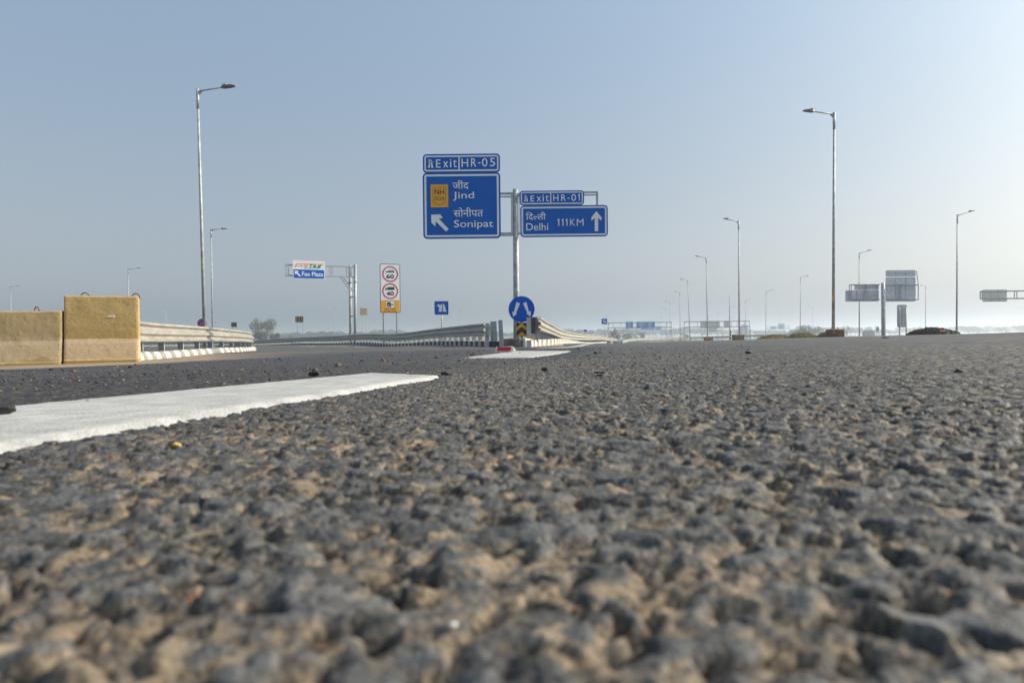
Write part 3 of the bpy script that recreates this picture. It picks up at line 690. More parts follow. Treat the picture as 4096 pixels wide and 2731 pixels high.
# ------------------------------------------------------------------ main cantilever direction sign
def cantilever_main():
    fr = Frame(2068, 25.6); Y = 25.6; u = Y / FPX
    t = thing('direction_sign', fr.o, 'large blue cantilever sign for Jind, Sonipat and Delhi on a grey post', 'road sign')
    C = lambda x, y: fr(1650 + x / 2.868, 580 + y / 2.868)
    def cx(pts): return [C(*p) for p in pts]
    top = C(1181, 500)
    mb = MB(); mb.tube([(-0.02, 0.14, 0), (-0.012, 0.14, 2.2), (top[0] , 0.14, top[1])], [0.115, 0.11, 0.104], 20); mb.build('post', GALVD, t, True)
    mb = MB(); mb.box((-0.02, 0.14, 0.27), (0.52, 0.42, 0.035))
    for sx in (-1, 1):
        for sy in (-1, 1): mb.tube([(-0.02 + sx * 0.21, 0.14 + sy * 0.16, 0.2), (-0.02 + sx * 0.21, 0.14 + sy * 0.16, 0.36)], 0.016, 6)
    for k in range(4):
        a = k * math.pi / 2 + 0.6; mb.prism([(0.1, 0.28), (0.22, 0.28), (0.11, 0.5)], -0.006, 0.006) if False else None
    mb.build('base_plate', GALVD, t)
    # horizontal box rails and uprights behind the panels
    for a, b, w in [((1005, 552), (1150, 552), 0.075), ((1005, 588), (1150, 588), 0.05), ((1005, 1012), (1150, 1012), 0.075), ((1012, 1035), (1150, 1035), 0.045),
                    ((1212, 553), (2122, 536), 0.06), ((1212, 578), (2122, 566), 0.045), ((1215, 1010), (2000, 1000), 0.06), ((118, 560), (1005, 552), 0.06), ((130, 1015), (1005, 1012), 0.06)]:
        pa_, pb_ = C(*a), C(*b); m_ = MB(); m_.bar((pa_[0], 0.10, pa_[1]), (pb_[0], 0.10, pb_[1]), w); m_.build('rail', GALV, t)
    for x, y0, y1 in [(1136, 560, 1020), (1149, 545, 1035), (1206, 555, 1025), (1221, 560, 1025), (2114, 532, 700), (2126, 530, 690), (330, 110, 1050), (800, 110, 1050), (1500, 530, 1050)]:
        pa_, pb_ = C(x, y0), C(x, y1); m_ = MB(); m_.bar((pa_[0], 0.075, pa_[1]), (pb_[0], 0.075, pb_[1]), 0.035); m_.build('upright', GALV, t)
    def panel(x0, y0, x1, y1, r, inset, bw, yy=0.0):
        a, b = C(x0, y1), C(x1, y0); k = u / 2.868
        o_ = rrect(a[0], b[0], a[1], b[1], r * k)
        pn = MB().prism(o_, yy, yy + 0.03).build('panel', BLUE, t)
        b1 = rrect(a[0] + inset * k, b[0] - inset * k, a[1] + inset * k, b[1] - inset * k, (r - inset) * k)
        i2 = inset + bw; b2 = rrect(a[0] + i2 * k, b[0] - i2 * k, a[1] + i2 * k, b[1] - i2 * k, max(4, r - i2) * k)
        MB().ring(b1, b2, yy - 0.004).build('border', WHITE, pn)
        return pn
    A1 = panel(120, 98, 1003, 324, 42, 18, 17); A2 = panel(124, 312, 1006, 1078, 46, 19, 22, 0.012)
    B1 = panel(1230, 520, 1968, 696, 38, 14, 13); B2 = panel(1238, 687, 2240, 1058, 40, 15, 18, 0.012)
    def txt(p, body, x0, y0, x1, y1, bold=0.004, m_=WHITE, y=-0.0045):
        a, b = C(x0, y1), C(x1, y0); letters(MB(), body, a[0], b[0], a[1], b[1], y, bold).build('lettering', m_, p)
    def poly(p, lst, nm='symbol', m_=WHITE, y=-0.0045):
        mb_ = MB()
        for q in lst: mb_.flat(cx(q), y)
        mb_.build(nm, m_, p)
    def icon(p, x0, y0, x1, y1):
        g = lambda a, b: (x0 + a * (x1 - x0), y0 + b * (y1 - y0))
        poly(p, [[g(.02, 1), g(.36, 1), g(.46, .42), g(.28, .42)], [g(.62, 1), g(1, 1), g(.78, .42), g(.60, .42)], [g(0, .32), g(1, .32), g(1, .38), g(0, .38)],
                 [g(.32, .28), g(.44, .28), g(.46, .02), g(.40, .02)], [g(.62, .28), g(.75, .28), g(.66, .02), g(.58, .02)], [g(.1, .05), g(.38, .0), g(.32, .28), g(.22, .14)]])
    icon(A1, 175, 166, 240, 264); icon(B1, 1278, 576, 1326, 650)
    txt(A1, 'E', 270, 168, 322, 262); txt(A1, 'x', 352, 190, 410, 259); txt(A1, 'i', 430, 166, 446, 257); txt(A1, 't', 466, 168, 506, 258)
    txt(A1, 'H', 563, 158, 638, 253); txt(A1, 'R', 672, 155, 732, 251); txt(A1, '-', 752, 200, 780, 214); txt(A1, '0', 797, 152, 860, 249); txt(A1, '5', 888, 150, 948, 247)
    poly(A1, [[(526, 122), (541, 122), (541, 296), (526, 296)]], 'divider')
    txt(B1, 'E', 1354, 580, 1396, 650); txt(B1, 'x', 1425, 592, 1476, 649); txt(B1, 'i', 1492, 570, 1506, 648); txt(B1, 't', 1526, 576, 1562, 648)
    txt(B1, 'H', 1614, 570, 1674, 646); txt(B1, 'R', 1706, 568, 1760, 645); txt(B1, '-', 1778, 606, 1802, 617); txt(B1, '0', 1822, 564, 1876, 643); poly(B1, [[(1908, 641), (1920, 641), (1920, 562), (1911, 562), (1896, 576), (1900, 585), (1908, 579)]], 'lettering')
    poly(B1, [[(1580, 538), (1591, 538), (1591, 674), (1580, 674)]], 'divider')
    # route shield
    k = C(210, 718), C(408, 452); sh = MB().prism([(k[0][0], k[0][1]), (k[1][0], k[0][1]), (k[1][0], k[1][1]), (k[0][0], k[1][1])], -0.006, 0.0).build('route_shield', YEL, A2)
    outl = [(233, 492), (270, 490), (290, 488), (307, 478), (324, 486), (345, 486), (382, 484), (382, 625), (372, 655), (348, 680), (308, 692), (268, 682), (243, 658), (234, 628)]
    cc = (308, 585); inner = [(cc[0] + (x - cc[0]) * 0.955, cc[1] + (y - cc[1]) * 0.965) for x, y in outl]
    MB().ring(cx(outl), cx(inner), -0.008).build('shield_outline', BLK, sh)
    mb = MB(); a, b = C(252, 570), C(364, 508); letters(mb, 'NH', a[0], b[0], a[1], b[1], -0.008, 0.018); a, b = C(246, 636), C(370, 592); letters(mb, '352A', a[0], b[0], a[1], b[1], -0.008, 0.0); mb.build('lettering', BLK, sh)
    txt(A2, '\u091c\u0940\u0902\u0926', 460, 403, 646, 511, 0.006); txt(A2, 'Jind', 464, 536, 706, 640)
    txt(A2, '\u0938\u094b\u0928\u0940\u092a\u0924', 472, 716, 810, 826, 0.006); txt(A2, 'Sonipat', 476, 858, 926, 972)
    poly(A2, [[(215, 800), (318, 797), (348, 838), (302, 845), (415, 965), (385, 993), (268, 878), (260, 935), (215, 890)]], 'arrow')
    txt(B2, 'DELHI_HI', 1302, 768, 1528, 866, 0.006); txt(B2, 'Delhi', 1304, 896, 1556, 982)
    for x1 in (1684, 1732, 1778): poly(B2, [[(x1 - 12, 928), (x1, 928), (x1, 847), (x1 - 9, 847), (x1 - 24, 861), (x1 - 20, 870), (x1 - 12, 864)]], 'lettering')
    for ch, x0, x1 in (('K', 1808, 1866), ('M', 1886, 1962)): txt(B2, ch, x0, 847, x1, 928, -0.004)
    poly(B2, [[(2108, 760), (2168, 828), (2168, 870), (2130, 835), (2130, 990), (2090, 990), (2090, 840), (2052, 872), (2052, 832)]], 'arrow')
cantilever_main()

# ------------------------------------------------------------------ round sign and chevron marker on the nose
def keep_sign():
    fr = Frame(2086, 24.9); C = lambda x, y: fr(1950 + x / 6.03, 1160 + y / 6.03)
    t = thing('round_sign', fr.o, 'round blue sign with two white downward arrows above the gore nose', 'road sign')
    c = C(822, 462); r = abs(C(1138, 462)[0] - C(506, 462)[0]) / 2
    MB().tube([(c[0], 0.10, 0.1), (c[0], 0.10, c[1])], 0.04, 10).build('post', GALV, t, True)
    d = MB().prism(circ(c[0], c[1], r, 56), 0.02, 0.03).build('disc', BLUE2, t)
    for lst in ([(700, 288), (785, 320), (690, 555), (712, 568), (618, 643), (594, 520), (632, 534)], [(938, 283), (1000, 520), (1050, 515), (1034, 638), (934, 566), (962, 552), (855, 320)]):
        MB().flat([C(*p) for p in lst], 0.015).build('arrow', WHITE, d)
    fr2 = Frame(2087, 24.75); C = lambda x, y: fr2(1950 + x / 6.03, 1160 + y / 6.03)
    t = thing('chevron_marker', fr2.o, 'yellow and black upward chevron board below the round blue sign', 'road sign')
    a, b = C(705, 1132), C(944, 784)
    p = MB().prism([(a[0], a[1]), (b[0], a[1]), (b[0], b[1]), (a[0], b[1])], 0.0, 0.02).build('board', BLK, t)
    for lst in ([(705, 905), (825, 788), (944, 905), (944, 985), (825, 885), (705, 985)], [(705, 1118), (825, 1000), (944, 1112), (944, 1130), (862, 1130), (828, 1102), (796, 1130), (712, 1130)]):
        MB().flat([C(*q) for q in lst], -0.004).build('chevron', YEL, p)
    MB().bar(((a[0] + b[0]) / 2 - 0.2, 0.05, 0.0), ((a[0] + b[0]) / 2 - 0.2, 0.05, b[1]), 0.04).build('post', GALV, t)
    MB().bar(((a[0] + b[0]) / 2 + 0.2, 0.05, 0.0), ((a[0] + b[0]) / 2 + 0.2, 0.05, b[1]), 0.04).build('post', GALV, t)
keep_sign()

# galvanised end post and brown spacer at the head of the right rail
eo = G(2118, 24.45)
ep = thing('end_post', eo, 'pale grey steel end post with dark brown spacer heading the right guardrail', 'guardrail post')
fr = Frame(2118, 24.45); C = lambda x, y: fr(1950 + x / 6.03, 1160 + y / 6.03)
a, b = C(945, 1175), C(1047, 657); mb = MB(); mb.box(((a[0] + b[0]) / 2, 0, (a[1] + b[1]) / 2), (b[0] - a[0], 0.008, b[1] - a[1])); mb.box((a[0] + 0.004, 0.04, (a[1] + b[1]) / 2), (0.007, 0.07, b[1] - a[1])); mb.box((b[0] - 0.004, 0.04, (a[1] + b[1]) / 2), (0.007, 0.07, b[1] - a[1])); mb.build('channel', GALV, ep)
a, b = C(1049, 1055), C(1160, 655); mb = MB(); mb.box(((a[0] + b[0]) / 2, 0.05, (a[1] + b[1]) / 2), (b[0] - a[0], 0.008, b[1] - a[1])); mb.box((b[0] - 0.004, 0.10, (a[1] + b[1]) / 2), (0.007, 0.09, b[1] - a[1])); mb.build('spacer', BROWN, ep)
a, b = C(1060, 1185), C(1150, 1056); MB().box(((a[0] + b[0]) / 2, 0.06, (a[1] + b[1]) / 2), (b[0] - a[0], 0.05, b[1] - a[1])).build('foot', GALVD, ep)
a, b = C(1000, 1180), C(1060, 1115); MB().box(((a[0] + b[0]) / 2, -0.02, (a[1] + b[1]) / 2), (b[0] - a[0], 0.01, b[1] - a[1])).build('reflector', REFL, ep)

# ------------------------------------------------------------------ red and white raised stud on the road
st = hit(2022, 1406)
def road_stud():
    t = thing('road_stud', (st.x, st.y, Tz(st.x, st.y)), 'red reflective road stud with white ends before the gore nose', 'road stud')
    k = st.y / FPX; L = 0.5 * 84 * k; h = 21 * k
    mb = MB(); n = 10; vs = []; fs = []
    prof = [(-0.045, 0.0), (-0.038, h * 0.15), (-0.018, h * 0.92), (0.0, h), (0.02, h * 0.9), (0.05, 0.0)]
    for x, s in ((-L, 0.45), (-L * 0.86, 0.92), (L * 0.5, 1.0), (L * 0.72, 0.92), (L, 0.3)): vs += [(x, y, z * s) for y, z in prof]
    m_ = len(prof)
    for i in range(4):
        for q in range(m_ - 1): a = i * m_ + q; fs.append((a, a + 1, a + m_ + 1, a + m_))
    fs += [tuple(range(m_))[::-1], tuple(range(4 * m_, 5 * m_))]
    mb.add(vs, fs).build('body', mat('stud_white_plastic', (0.62, 0.56, 0.46), 0.5, 0, 0.25, 30), t)
    def lensv(x, z): q = (z - h * 0.15) / (h * 0.77); return (x, -0.0395 + 0.020 * q, z + 0.001)
    z0, z1 = h * 0.12, h * 0.92
    MB().add([lensv(-L * 0.80, z0), lensv(L * 0.50, z0), lensv(L * 0.56, z1), lensv(-L * 0.72, z1)], [(0, 1, 2, 3)]).build('red_reflector', mat('stud_red_reflector', (0.50, 0.012, 0.035), 0.3, 0, 0.12, 60), t)
road_stud()

# ------------------------------------------------------------------ toll arm sign, speed sign, exit sign, chevrons
def fee_sign():
    fr = Frame(1405, 62, 0.46); t = thing('fee_plaza_sign', fr.o, 'white and blue Fee Plaza toll sign on a galvanised cantilever arm', 'road sign', None, 0.46)
    C = lambda x, y: fr(1100 + x / 4.276, 1000 + y / 4.276)
    a = C(1372, 245); MB().tube([(C(1368, 1420)[0], 0.0, 0), (a[0], 0.0, a[1])], 0.125, 16).build('post', GALV, t, True)
    a = C(1308, 255); MB().tube([(C(1312, 1420)[0], 0.55, 0), (a[0], 0.55, a[1])], 0.11, 16).build('post', GALVD, t, True)
    for z_ in (545,):
        for x, y in ((1372, 0.0), (1308, 0.55)):
            p = C(x, z_); MB().tube([(p[0], y, p[1] - 0.03), (p[0], y, p[1] + 0.03)], 0.22, 16).build('flange', GALVD, t)
    for y_ in (800, 1130):
        p, q = C(1308, y_), C(1372, y_); MB().bar((p[0], 0.5, p[1]), (q[0], 0.02, q[1]), 0.1).build('tie_bar', GALV, t)
    for off, y0, y1 in ((0.0, 265, 292), (0.55, 250, 278), (0.0, 447, 465), (0.55, 436, 452)):
        p, q = C(183, y0 - 20 if off else y0 - 25), C(1360, y1); p = C(183, 250 if y0 < 300 else 432)
        MB().bar((p[0], off, p[1]), (q[0], off, q[1]), 0.10).build('chord', GALV, t)
    for x in (190, 235, 640, 940, 985, 1222, 1262, 1300):
        p, q = C(x, 252 + (x - 183) * 0.025), C(x, 434 + (x - 183) * 0.018); MB().bar((p[0], 0.27 if x % 2 else 0.02, p[1]), (q[0], 0.27 if x % 2 else 0.02, q[1]), 0.06).build('strut', GALV, t)
    for off, x in ((0.0, 1118), (0.5, 1190)):
        p, q = C(x, 470), C(x + 175, 705); MB().bar((p[0], off, p[1]), (q[0], off, q[1]), 0.09).build('brace', GALV, t)
    a, b = C(302, 492), C(848, 195); pn = MB().prism(rrect(a[0], b[0], a[1], b[1], 0.1), -0.14, -0.10).build('panel', WHITEB, t)
    a, b = C(318, 480), C(834, 348); bl = MB().prism([(a[0], a[1]), (b[0], a[1]), (b[0], b[1]), (a[0], b[1])], -0.15, -0.14).build('blue_field', BLUE2, pn)
    a, b = C(455, 447), C(818, 382); letters(MB(), 'Fee Plaza', a[0], b[0], a[1], b[1], -0.156, 0.02).build('lettering', WHITEB, bl)
    MB().flat([C(*p) for p in [(332, 355), (385, 358), (405, 378), (375, 380), (436, 440), (418, 460), (360, 400), (356, 425), (332, 403)]], -0.156).build('arrow', WHITEB, bl)
    mb = MB(); 
    for body, x0, x1 in (('F', 330, 395), ('A', 400, 475), ('S', 482, 560)):
        a, b = C(x0, 290), C(x1, 258); letters(mb, body, a[0], b[0] - 0.05, a[1], b[1], -0.146, 0.05, 0.35)
    mb.flat([C(*p) for p in [(362, 232), (800, 243), (800, 236), (830, 252), (800, 262), (800, 256), (352, 244)]], -0.147); mb.build('logo_orange', ORANGE, pn)
    mb = MB()
    for body, x0, x1 in (('T', 570, 640), ('a', 640, 710), ('g', 715, 785)):
        a, b = C(x0, 302 if body != 'g' else 312), C(x1, 262 if body != 'T' else 246); letters(mb, body, a[0], b[0] - 0.05, a[1], b[1], -0.149, 0.05, 0.3)
    mb.flat([C(*p) for p in [(485, 310), (505, 302), (505, 306), (745, 312), (745, 320), (505, 314), (505, 318)]], -0.147); mb.build('logo_green', GREEN, pn)
fee_sign()
def speed_sign():
    fr = Frame(1561, 51, 0.36); t = thing('speed_limit_sign', fr.o, 'tall speed limit board for cars and trucks with amber camera panel', 'road sign', None, 0.36)
    C = lambda x, y: fr(1100 + x / 4.276, 1000 + y / 4.276); pl = lambda l: [C(*p) for p in l]
    for x in (1853, 2082):
        p = C(x, 900); MB().tube([(p[0], 0.08, 0), (p[0], 0.08, C(x, 300)[1])], 0.048, 10).build('post', GALV, t, True)
    a, b = C(1802, 1072), C(2138, 243); pn = MB().prism(rrect(a[0], b[0], a[1], b[1], 0.09), 0.0, 0.03).build('panel', BLK, t)
    k = 10 * 51 / FPX / 4.276
    MB().flat(rrect(a[0] + k, b[0] - k, a[1] + k, b[1] - k, 0.06), -0.004).build('white_field', WHITE, pn)
    c, d = C(1812, 1062), C(2128, 860); ym = MB().flat([(c[0], c[1] + .03), (c[0] + .03, c[1]), (d[0] - .03, c[1]), (d[0], c[1] + .03), (d[0], d[1]), (c[0], d[1])], -0.008).build('amber_field', YEL, pn)
    for cy_, num in ((412, '60'), (704, '40')):
        c = C(1970, cy_); r = 136 * 51 / FPX / 4.276
        MB().ring(circ(c[0], c[1], r), circ(c[0], c[1], r * 0.84), -0.008).build('red_ring', RED, pn)
        a, b = C(1902, cy_ + 76), C(2036, cy_ + 6); letters(MB(), num, a[0], b[0], a[1], b[1], -0.008, 0.035).build('lettering', BLK, pn)
    mb = MB(); mb.flat(pl([(1892, 378), (1900, 364), (1938, 358), (1956, 336), (2008, 336), (2030, 360), (2042, 368), (2040, 382), (1896, 384)]), -0.008)
    mb.build('car_symbol', BLK, pn)
    mb = MB(); mb.flat(pl([(1948, 358), (1960, 341), (1980, 341), (1980, 358)]), -0.011); mb.flat(pl([(1985, 358), (1985, 341), (2005, 341), (2020, 358)]), -0.011)
    for x in (1922, 2018): c = C(x, 382); mb.flat(circ(c[0], c[1], 0.028, 14), -0.012)
    for x in (1908, 2000): c = C(x, 682); mb.flat(circ(c[0], c[1], 0.028, 14), -0.012)
    mb.flat(pl([(1892, 650), (1898, 644), (1912, 644), (1912, 660), (1890, 660)]), -0.011); mb.build('symbol_windows', WHITE, pn)
    mb = MB(); mb.flat(pl([(1923, 634), (2042, 634), (2042, 682), (1923, 682)]), -0.008); mb.flat(pl([(1886, 682), (1882, 664), (1892, 642), (1918, 642), (1918, 682)]), -0.008); mb.build('truck_symbol', BLK, pn)
    mb = MB()
    for x, y, s in ((1922, 382, .042), (2018, 382, .042), (1908, 682, .042), (2000, 682, .042)): c = C(x, y); mb.ring(circ(c[0], c[1], s, 16), circ(c[0], c[1], s * .6, 16), -0.0125)
    mb.build('symbol_wheels', BLK, pn)
    a, b = C(1896, 988), C(2042, 874); MB().prism(rrect(a[0], b[0], a[1], b[1], 0.04), -0.010, -0.008).build('camera_frame', BLK, pn)
    k = .022; MB().flat(rrect(a[0] + k, b[0] - k, a[1] + k, b[1] - k, 0.03), -0.012).build('camera_field', WHITE, pn)
    mb = MB(); a, b = C(1916, 974), C(1980, 890); mb.flat(rrect(a[0], b[0], a[1], b[1], 0.02), -0.014)
    for i in range(5): mb.flat(pl([(1986 + i * 8, 905 + i * 5), (1990 + i * 8, 905 + i * 5), (1990 + i * 8, 965 - i * 5), (1986 + i * 8, 965 - i * 5)]), -0.014)
    mb.flat(pl([(2010, 920), (2022, 918), (2022, 950), (2010, 948)]), -0.014); mb.build('camera_symbol', BLK, pn)
    mb = MB()
    for x, y, r in ((1942, 946, .05), (1964, 905, .026)): c = C(x, y); mb.ring(circ(c[0], c[1], r, 18), circ(c[0], c[1], r * .55, 18), -0.016)
    mb.build('camera_lens', WHITE, pn)
    mb = MB(); a, b = C(1864, 1020), C(2076, 1002); letters(mb, 'SPEED CAMERA', a[0], b[0], a[1], b[1], -0.010, 0.02); a, b = C(1864, 1054), C(2072, 1036); letters(mb, 'SURVEILLANCE', a[0], b[0], a[1], b[1], -0.010, 0.02); mb.build('lettering', BLK, pn)
speed_sign()
def motorway_sign(px0, py0, px1, py1, Y, label, blue):
    fr = Frame((px0 + px1) / 2, Y); t = thing('motorway_exit_sign', fr.o, label, 'road sign', 'square blue motorway exit signs')
    a, b = fr(px0, py1), fr(px1, py0); w, h = b[0] - a[0], b[1] - a[1]; g = lambda u, v: (a[0] + u * w, b[1] - v * h)
    MB().tube([((a[0] + b[0]) / 2, 0.07, 0), ((a[0] + b[0]) / 2, 0.07, b[1] - 0.05)], 0.045, 10).build('post', GALV, t, True)
    p = MB().prism(rrect(a[0], b[0], a[1], b[1], 0.05), 0, 0.025).build('panel', WHITE, t)
    f = MB().flat(rrect(a[0] + .03, b[0] - .03, a[1] + .03, b[1] - .03, 0.03), -0.004).build('blue_field', blue, p)
    mb = MB(); mb.flat([g(.30, .77), g(.52, .77), g(.55, .22), g(.46, .22), g(.43, .45), g(.36, .38)], -0.008); mb.flat([g(.58, .77), g(.84, .77), g(.69, .22), g(.60, .22)], -0.008)
    mb.flat([g(.18, .33), g(.34, .20), g(.34, .27), g(.47, .30), g(.45, .55), g(.37, .42), g(.33, .40), g(.31, .47)], -0.0085); mb.build('symbol', WHITE, f)
motorway_sign(1737, 1203, 1795, 1260, 46, 'blue motorway exit sign between speed board and gore', BLUE2)
motorway_sign(2406, 1274, 2429, 1297, 110, 'small far blue motorway exit sign left of the blue gantry', BLUE2)
def chevron_board(corners, posts, Y, label, n=3, dirn=-1, rot=0.0, cols=(BLK, mat('chevron_faded_amber', (0.50, 0.30, 0.10), 0.6, 0, 0.1, 4))):
    (x0, y0), (x1, y1) = corners; fr = Frame((x0 + x1) / 2, Y)
    t = thing('chevron_sign', fr.o, label, 'road sign', 'chevron boards on the bend', rot)
    a, b = fr(x0, y1), fr(x1, y0); s = 1 / max(0.3, math.cos(rot)); ax, bx = a[0] * s, b[0] * s
    p = MB().prism([(ax, a[1]), (bx, a[1]), (bx, b[1]), (ax, b[1])], 0, 0.02).build('board', cols[0], t)
    w = (bx - ax) / n; zm = (a[1] + b[1]) / 2
    for i in range(n):
        xa = ax + w * (i + (0.12 if dirn < 0 else 0.88)); k = -dirn * w
        MB().flat([(xa, zm), (xa + .42 * k, b[1] - .01), (xa + .86 * k, b[1] - .01), (xa + .44 * k, zm), (xa + .86 * k, a[1] + .01), (xa + .42 * k, a[1] + .01)], -0.004).build('chevron', cols[1], p)
    for q in posts:
        x = fr(q, (y0 + y1) / 2)[0] * s; MB().bar((x, 0.04, 0), (x, 0.04, b[1] - 0.02), 0.045).build('post', GALV, t)
chevron_board([(1181.5, 1265), (1213, 1289)], (1189, 1210), 96, 'chevron board left of the toll sign post on two legs')
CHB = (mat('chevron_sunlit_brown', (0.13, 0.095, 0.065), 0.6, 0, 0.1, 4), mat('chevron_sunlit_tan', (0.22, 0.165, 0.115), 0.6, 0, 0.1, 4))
chevron_board([(1443, 1232), (1466, 1260)], (1451, 1464), 66, 'chevron board turned aside right of the toll sign post', rot=0.75, cols=CHB)
chevron_board([(925, 1289), (947, 1308)], (931, 945), 80, 'small chevron board showing over the left guardrail', cols=(BROWN, CHB[1]))
for i, (x0, y0, x1, y1, Y) in enumerate([(2466.5, 1343.5, 2473, 1352, 150), (2494, 1340, 2498, 1347, 190), (2538, 1338, 2542, 1344, 230)]):
    chevron_board([(x0, y0), (x1, y1)], ((x0 + x1) / 2,), Y, ['nearest tiny chevron marker under the blue gantry', 'second tiny chevron marker under the blue gantry', 'farthest tiny chevron marker under the blue gantry'][i], n=1, dirn=1)
def no_stopping():
    fr = Frame(807, 46); t = thing('no_stopping_sign', fr.o, 'round red and blue no stopping sign behind the tall left lamp', 'road sign')
    c = fr(808, 1293); r = 19 * 46 / FPX
    MB().tube([(c[0], .05, 0), (c[0], .05, c[1])], 0.035, 8).build('post', GALV, t, True)
    d = MB().prism(circ(c[0], c[1], r, 36), 0, .02).build('disc', PINK, t); q = r * .78
    for k in range(4):
        a0 = math.pi / 2 * k + math.radians(16); pts = [(c[0] + q * .24 * math.cos(math.pi / 2 * k + math.pi / 4), c[1] + q * .24 * math.sin(math.pi / 2 * k + math.pi / 4))]
        for j in range(7):
            a = a0 + math.radians(58) * j / 6; pts.append((c[0] + q * math.cos(a), c[1] + q * math.sin(a)))
        pts = [(c[0] + (x - c[0]) * math.cos(.785) - (z - c[1]) * math.sin(.785), c[1] + (x - c[0]) * math.sin(.785) + (z - c[1]) * math.cos(.785)) for x, z in pts]
        MB().flat(pts, -0.004).build('blue_quarter', BLUE2, d)
no_stopping()
def warning_triangle():
    fr = Frame(2461, 140); t = thing('warning_sign', fr.o, 'red bordered triangular bend warning sign before the blue gantry', 'road sign')
    a, b, c = fr(2451.5, 1330.5), fr(2471, 1330), fr(2460.5, 1312.5); g = ((a[0] + b[0] + c[0]) / 3, (a[1] + b[1] + c[1]) / 3)
    p = MB().prism([a, b, c], 0, .03).build('panel', RED, t)
    MB().flat([(g[0] + (x - g[0]) * .66, g[1] + (z - g[1]) * .66) for x, z in (a, b, c)], -0.006).build('white_field', WHITE, p)
    MB().flat([fr(2457, 1328), fr(2458, 1328), fr(2459, 1323.5), fr(2463, 1322.5), fr(2463, 1321.5), fr(2458.2, 1322.5)], -0.012).build('bend_symbol', BLK, p)
    for x in (2456.5, 2462): q = fr(x, 1330); MB().bar((q[0], .05, 0), (q[0], .05, q[1] + .2), .05).build('post', GALV, t)
warning_triangle()
def km_sign():
    fr = Frame(2341, 105); t = thing('distance_plate', fr.o, 'tiny dark blue plate on one leg behind the right guardrail', 'road sign')
    a, b = fr(2334, 1326), fr(2348, 1318.3); MB().prism(rrect(a[0], b[0], a[1], b[1], .03), 0, .02).build('panel', BLUE, t)
    MB().bar((0, .04, 0), (0, .04, b[1]), .05).build('post', GALV, t)
km_sign()

# ------------------------------------------------------------------ street lamps
def lamp(bx, tx, ty, Y, ex, ey, label, group, r0=None, dy=0.0):
    o = G(bx, Y); t = thing('street_lamp', o, label, 'street lamp', group)
    tp = P(tx, ty, Y) - o; en = P(ex, ey, Y + dy) - o; k = 1.0
    n = 8
    MB().tube([(0, 0, 0.0), tp * 0.5, tp * 0.93], [0.082, 0.066, 0.050], n).build('pole', GALVD, t, True)
    MB().tube([tp * 0.925, tp], [0.062, 0.062], 10).build('collar', GALV, t, True)
    MB().box((0, 0, 0.03), (0.36, 0.36, 0.03)).build('base_plate', GALVD, t)
    a = tp - Vector((0, 0, 0.10)); v = en - a; L = v.length; d = v.normalized()
    lum = min(0.62, L * 0.36)
    MB().tube([a, a + d * (L - lum * 0.6)], 0.032, 8).build('arm', GALVD, t, True)
    hx = Vector((d.x, d.y, 0)); hx = hx.normalized() if hx.length > 1e-4 else Vector((1, 0, 0))
    p1 = a + d * 0.28; mb = MB(); mb.add([a + Vector((0, 0.004, 0)), p1 + Vector((0, .004, 0)), a + Vector((0, .004, -.24)), a - Vector((0, .004, 0)), p1 - Vector((0, .004, 0)), a + Vector((0, -.004, -.24))], [(0, 1, 2), (5, 4, 3), (0, 3, 4, 1), (1, 4, 5, 2), (2, 5, 3, 0)]); mb.build('gusset', GALVD, t)
    # luminaire: flat tapered head with a rounded nose, driver box and spigot on top
    side = Vector((-d.y, d.x, 0)); side = side.normalized() if side.length > 1e-4 else Vector((0, 1, 0)); up = d.cross(side); up = up if up.z > 0 else -up
    s0 = a + d * (L - lum); vs = []; secs = [(0, .06, .05), (.08, .09, .085), (.22, .14, .10), (.5, .15, .085), (.85, .14, .05), (1.0, .10, .02)]
    for q, w, h in secs:
        c = s0 + d * (lum * q)
        vs += [c - side * w - up * .03, c + side * w - up * .03, c + side * w * .8 + up * (h - .03), c - side * w * .8 + up * (h - .03)]
    fs = [(0, 1, 2, 3), (20, 23, 22, 21)]
    for i in range(5):
        for j in range(4): fs.append((i * 4 + j, i * 4 + (j + 1) % 4, i * 4 + 4 + (j + 1) % 4, i * 4 + 4 + j))
    ob = MB().add(vs, fs).build('luminaire', LUM, t)
    if Y < 140:
        rot = Matrix((d, side, up)).transposed()
        MB().box(s0 + d * lum * .3 + up * .095, (.15, .13, .07), rot).build('driver_box', LUMW, ob)
        MB().box(s0 + d * lum * .06 + up * .075, (.03, .03, .08), rot).build('surge_spigot', LUMW, ob)
        MB().tube([tp * 0.955 - hx * .11, tp * 0.955 + hx * .11], 0.012, 6).build('collar_bolt', GALV, t)
GL, GR, GS, GO = 'lamps along the exit ramp', 'lamps along the main road median', 'lamps beyond the main road', 'lamps far to the right'
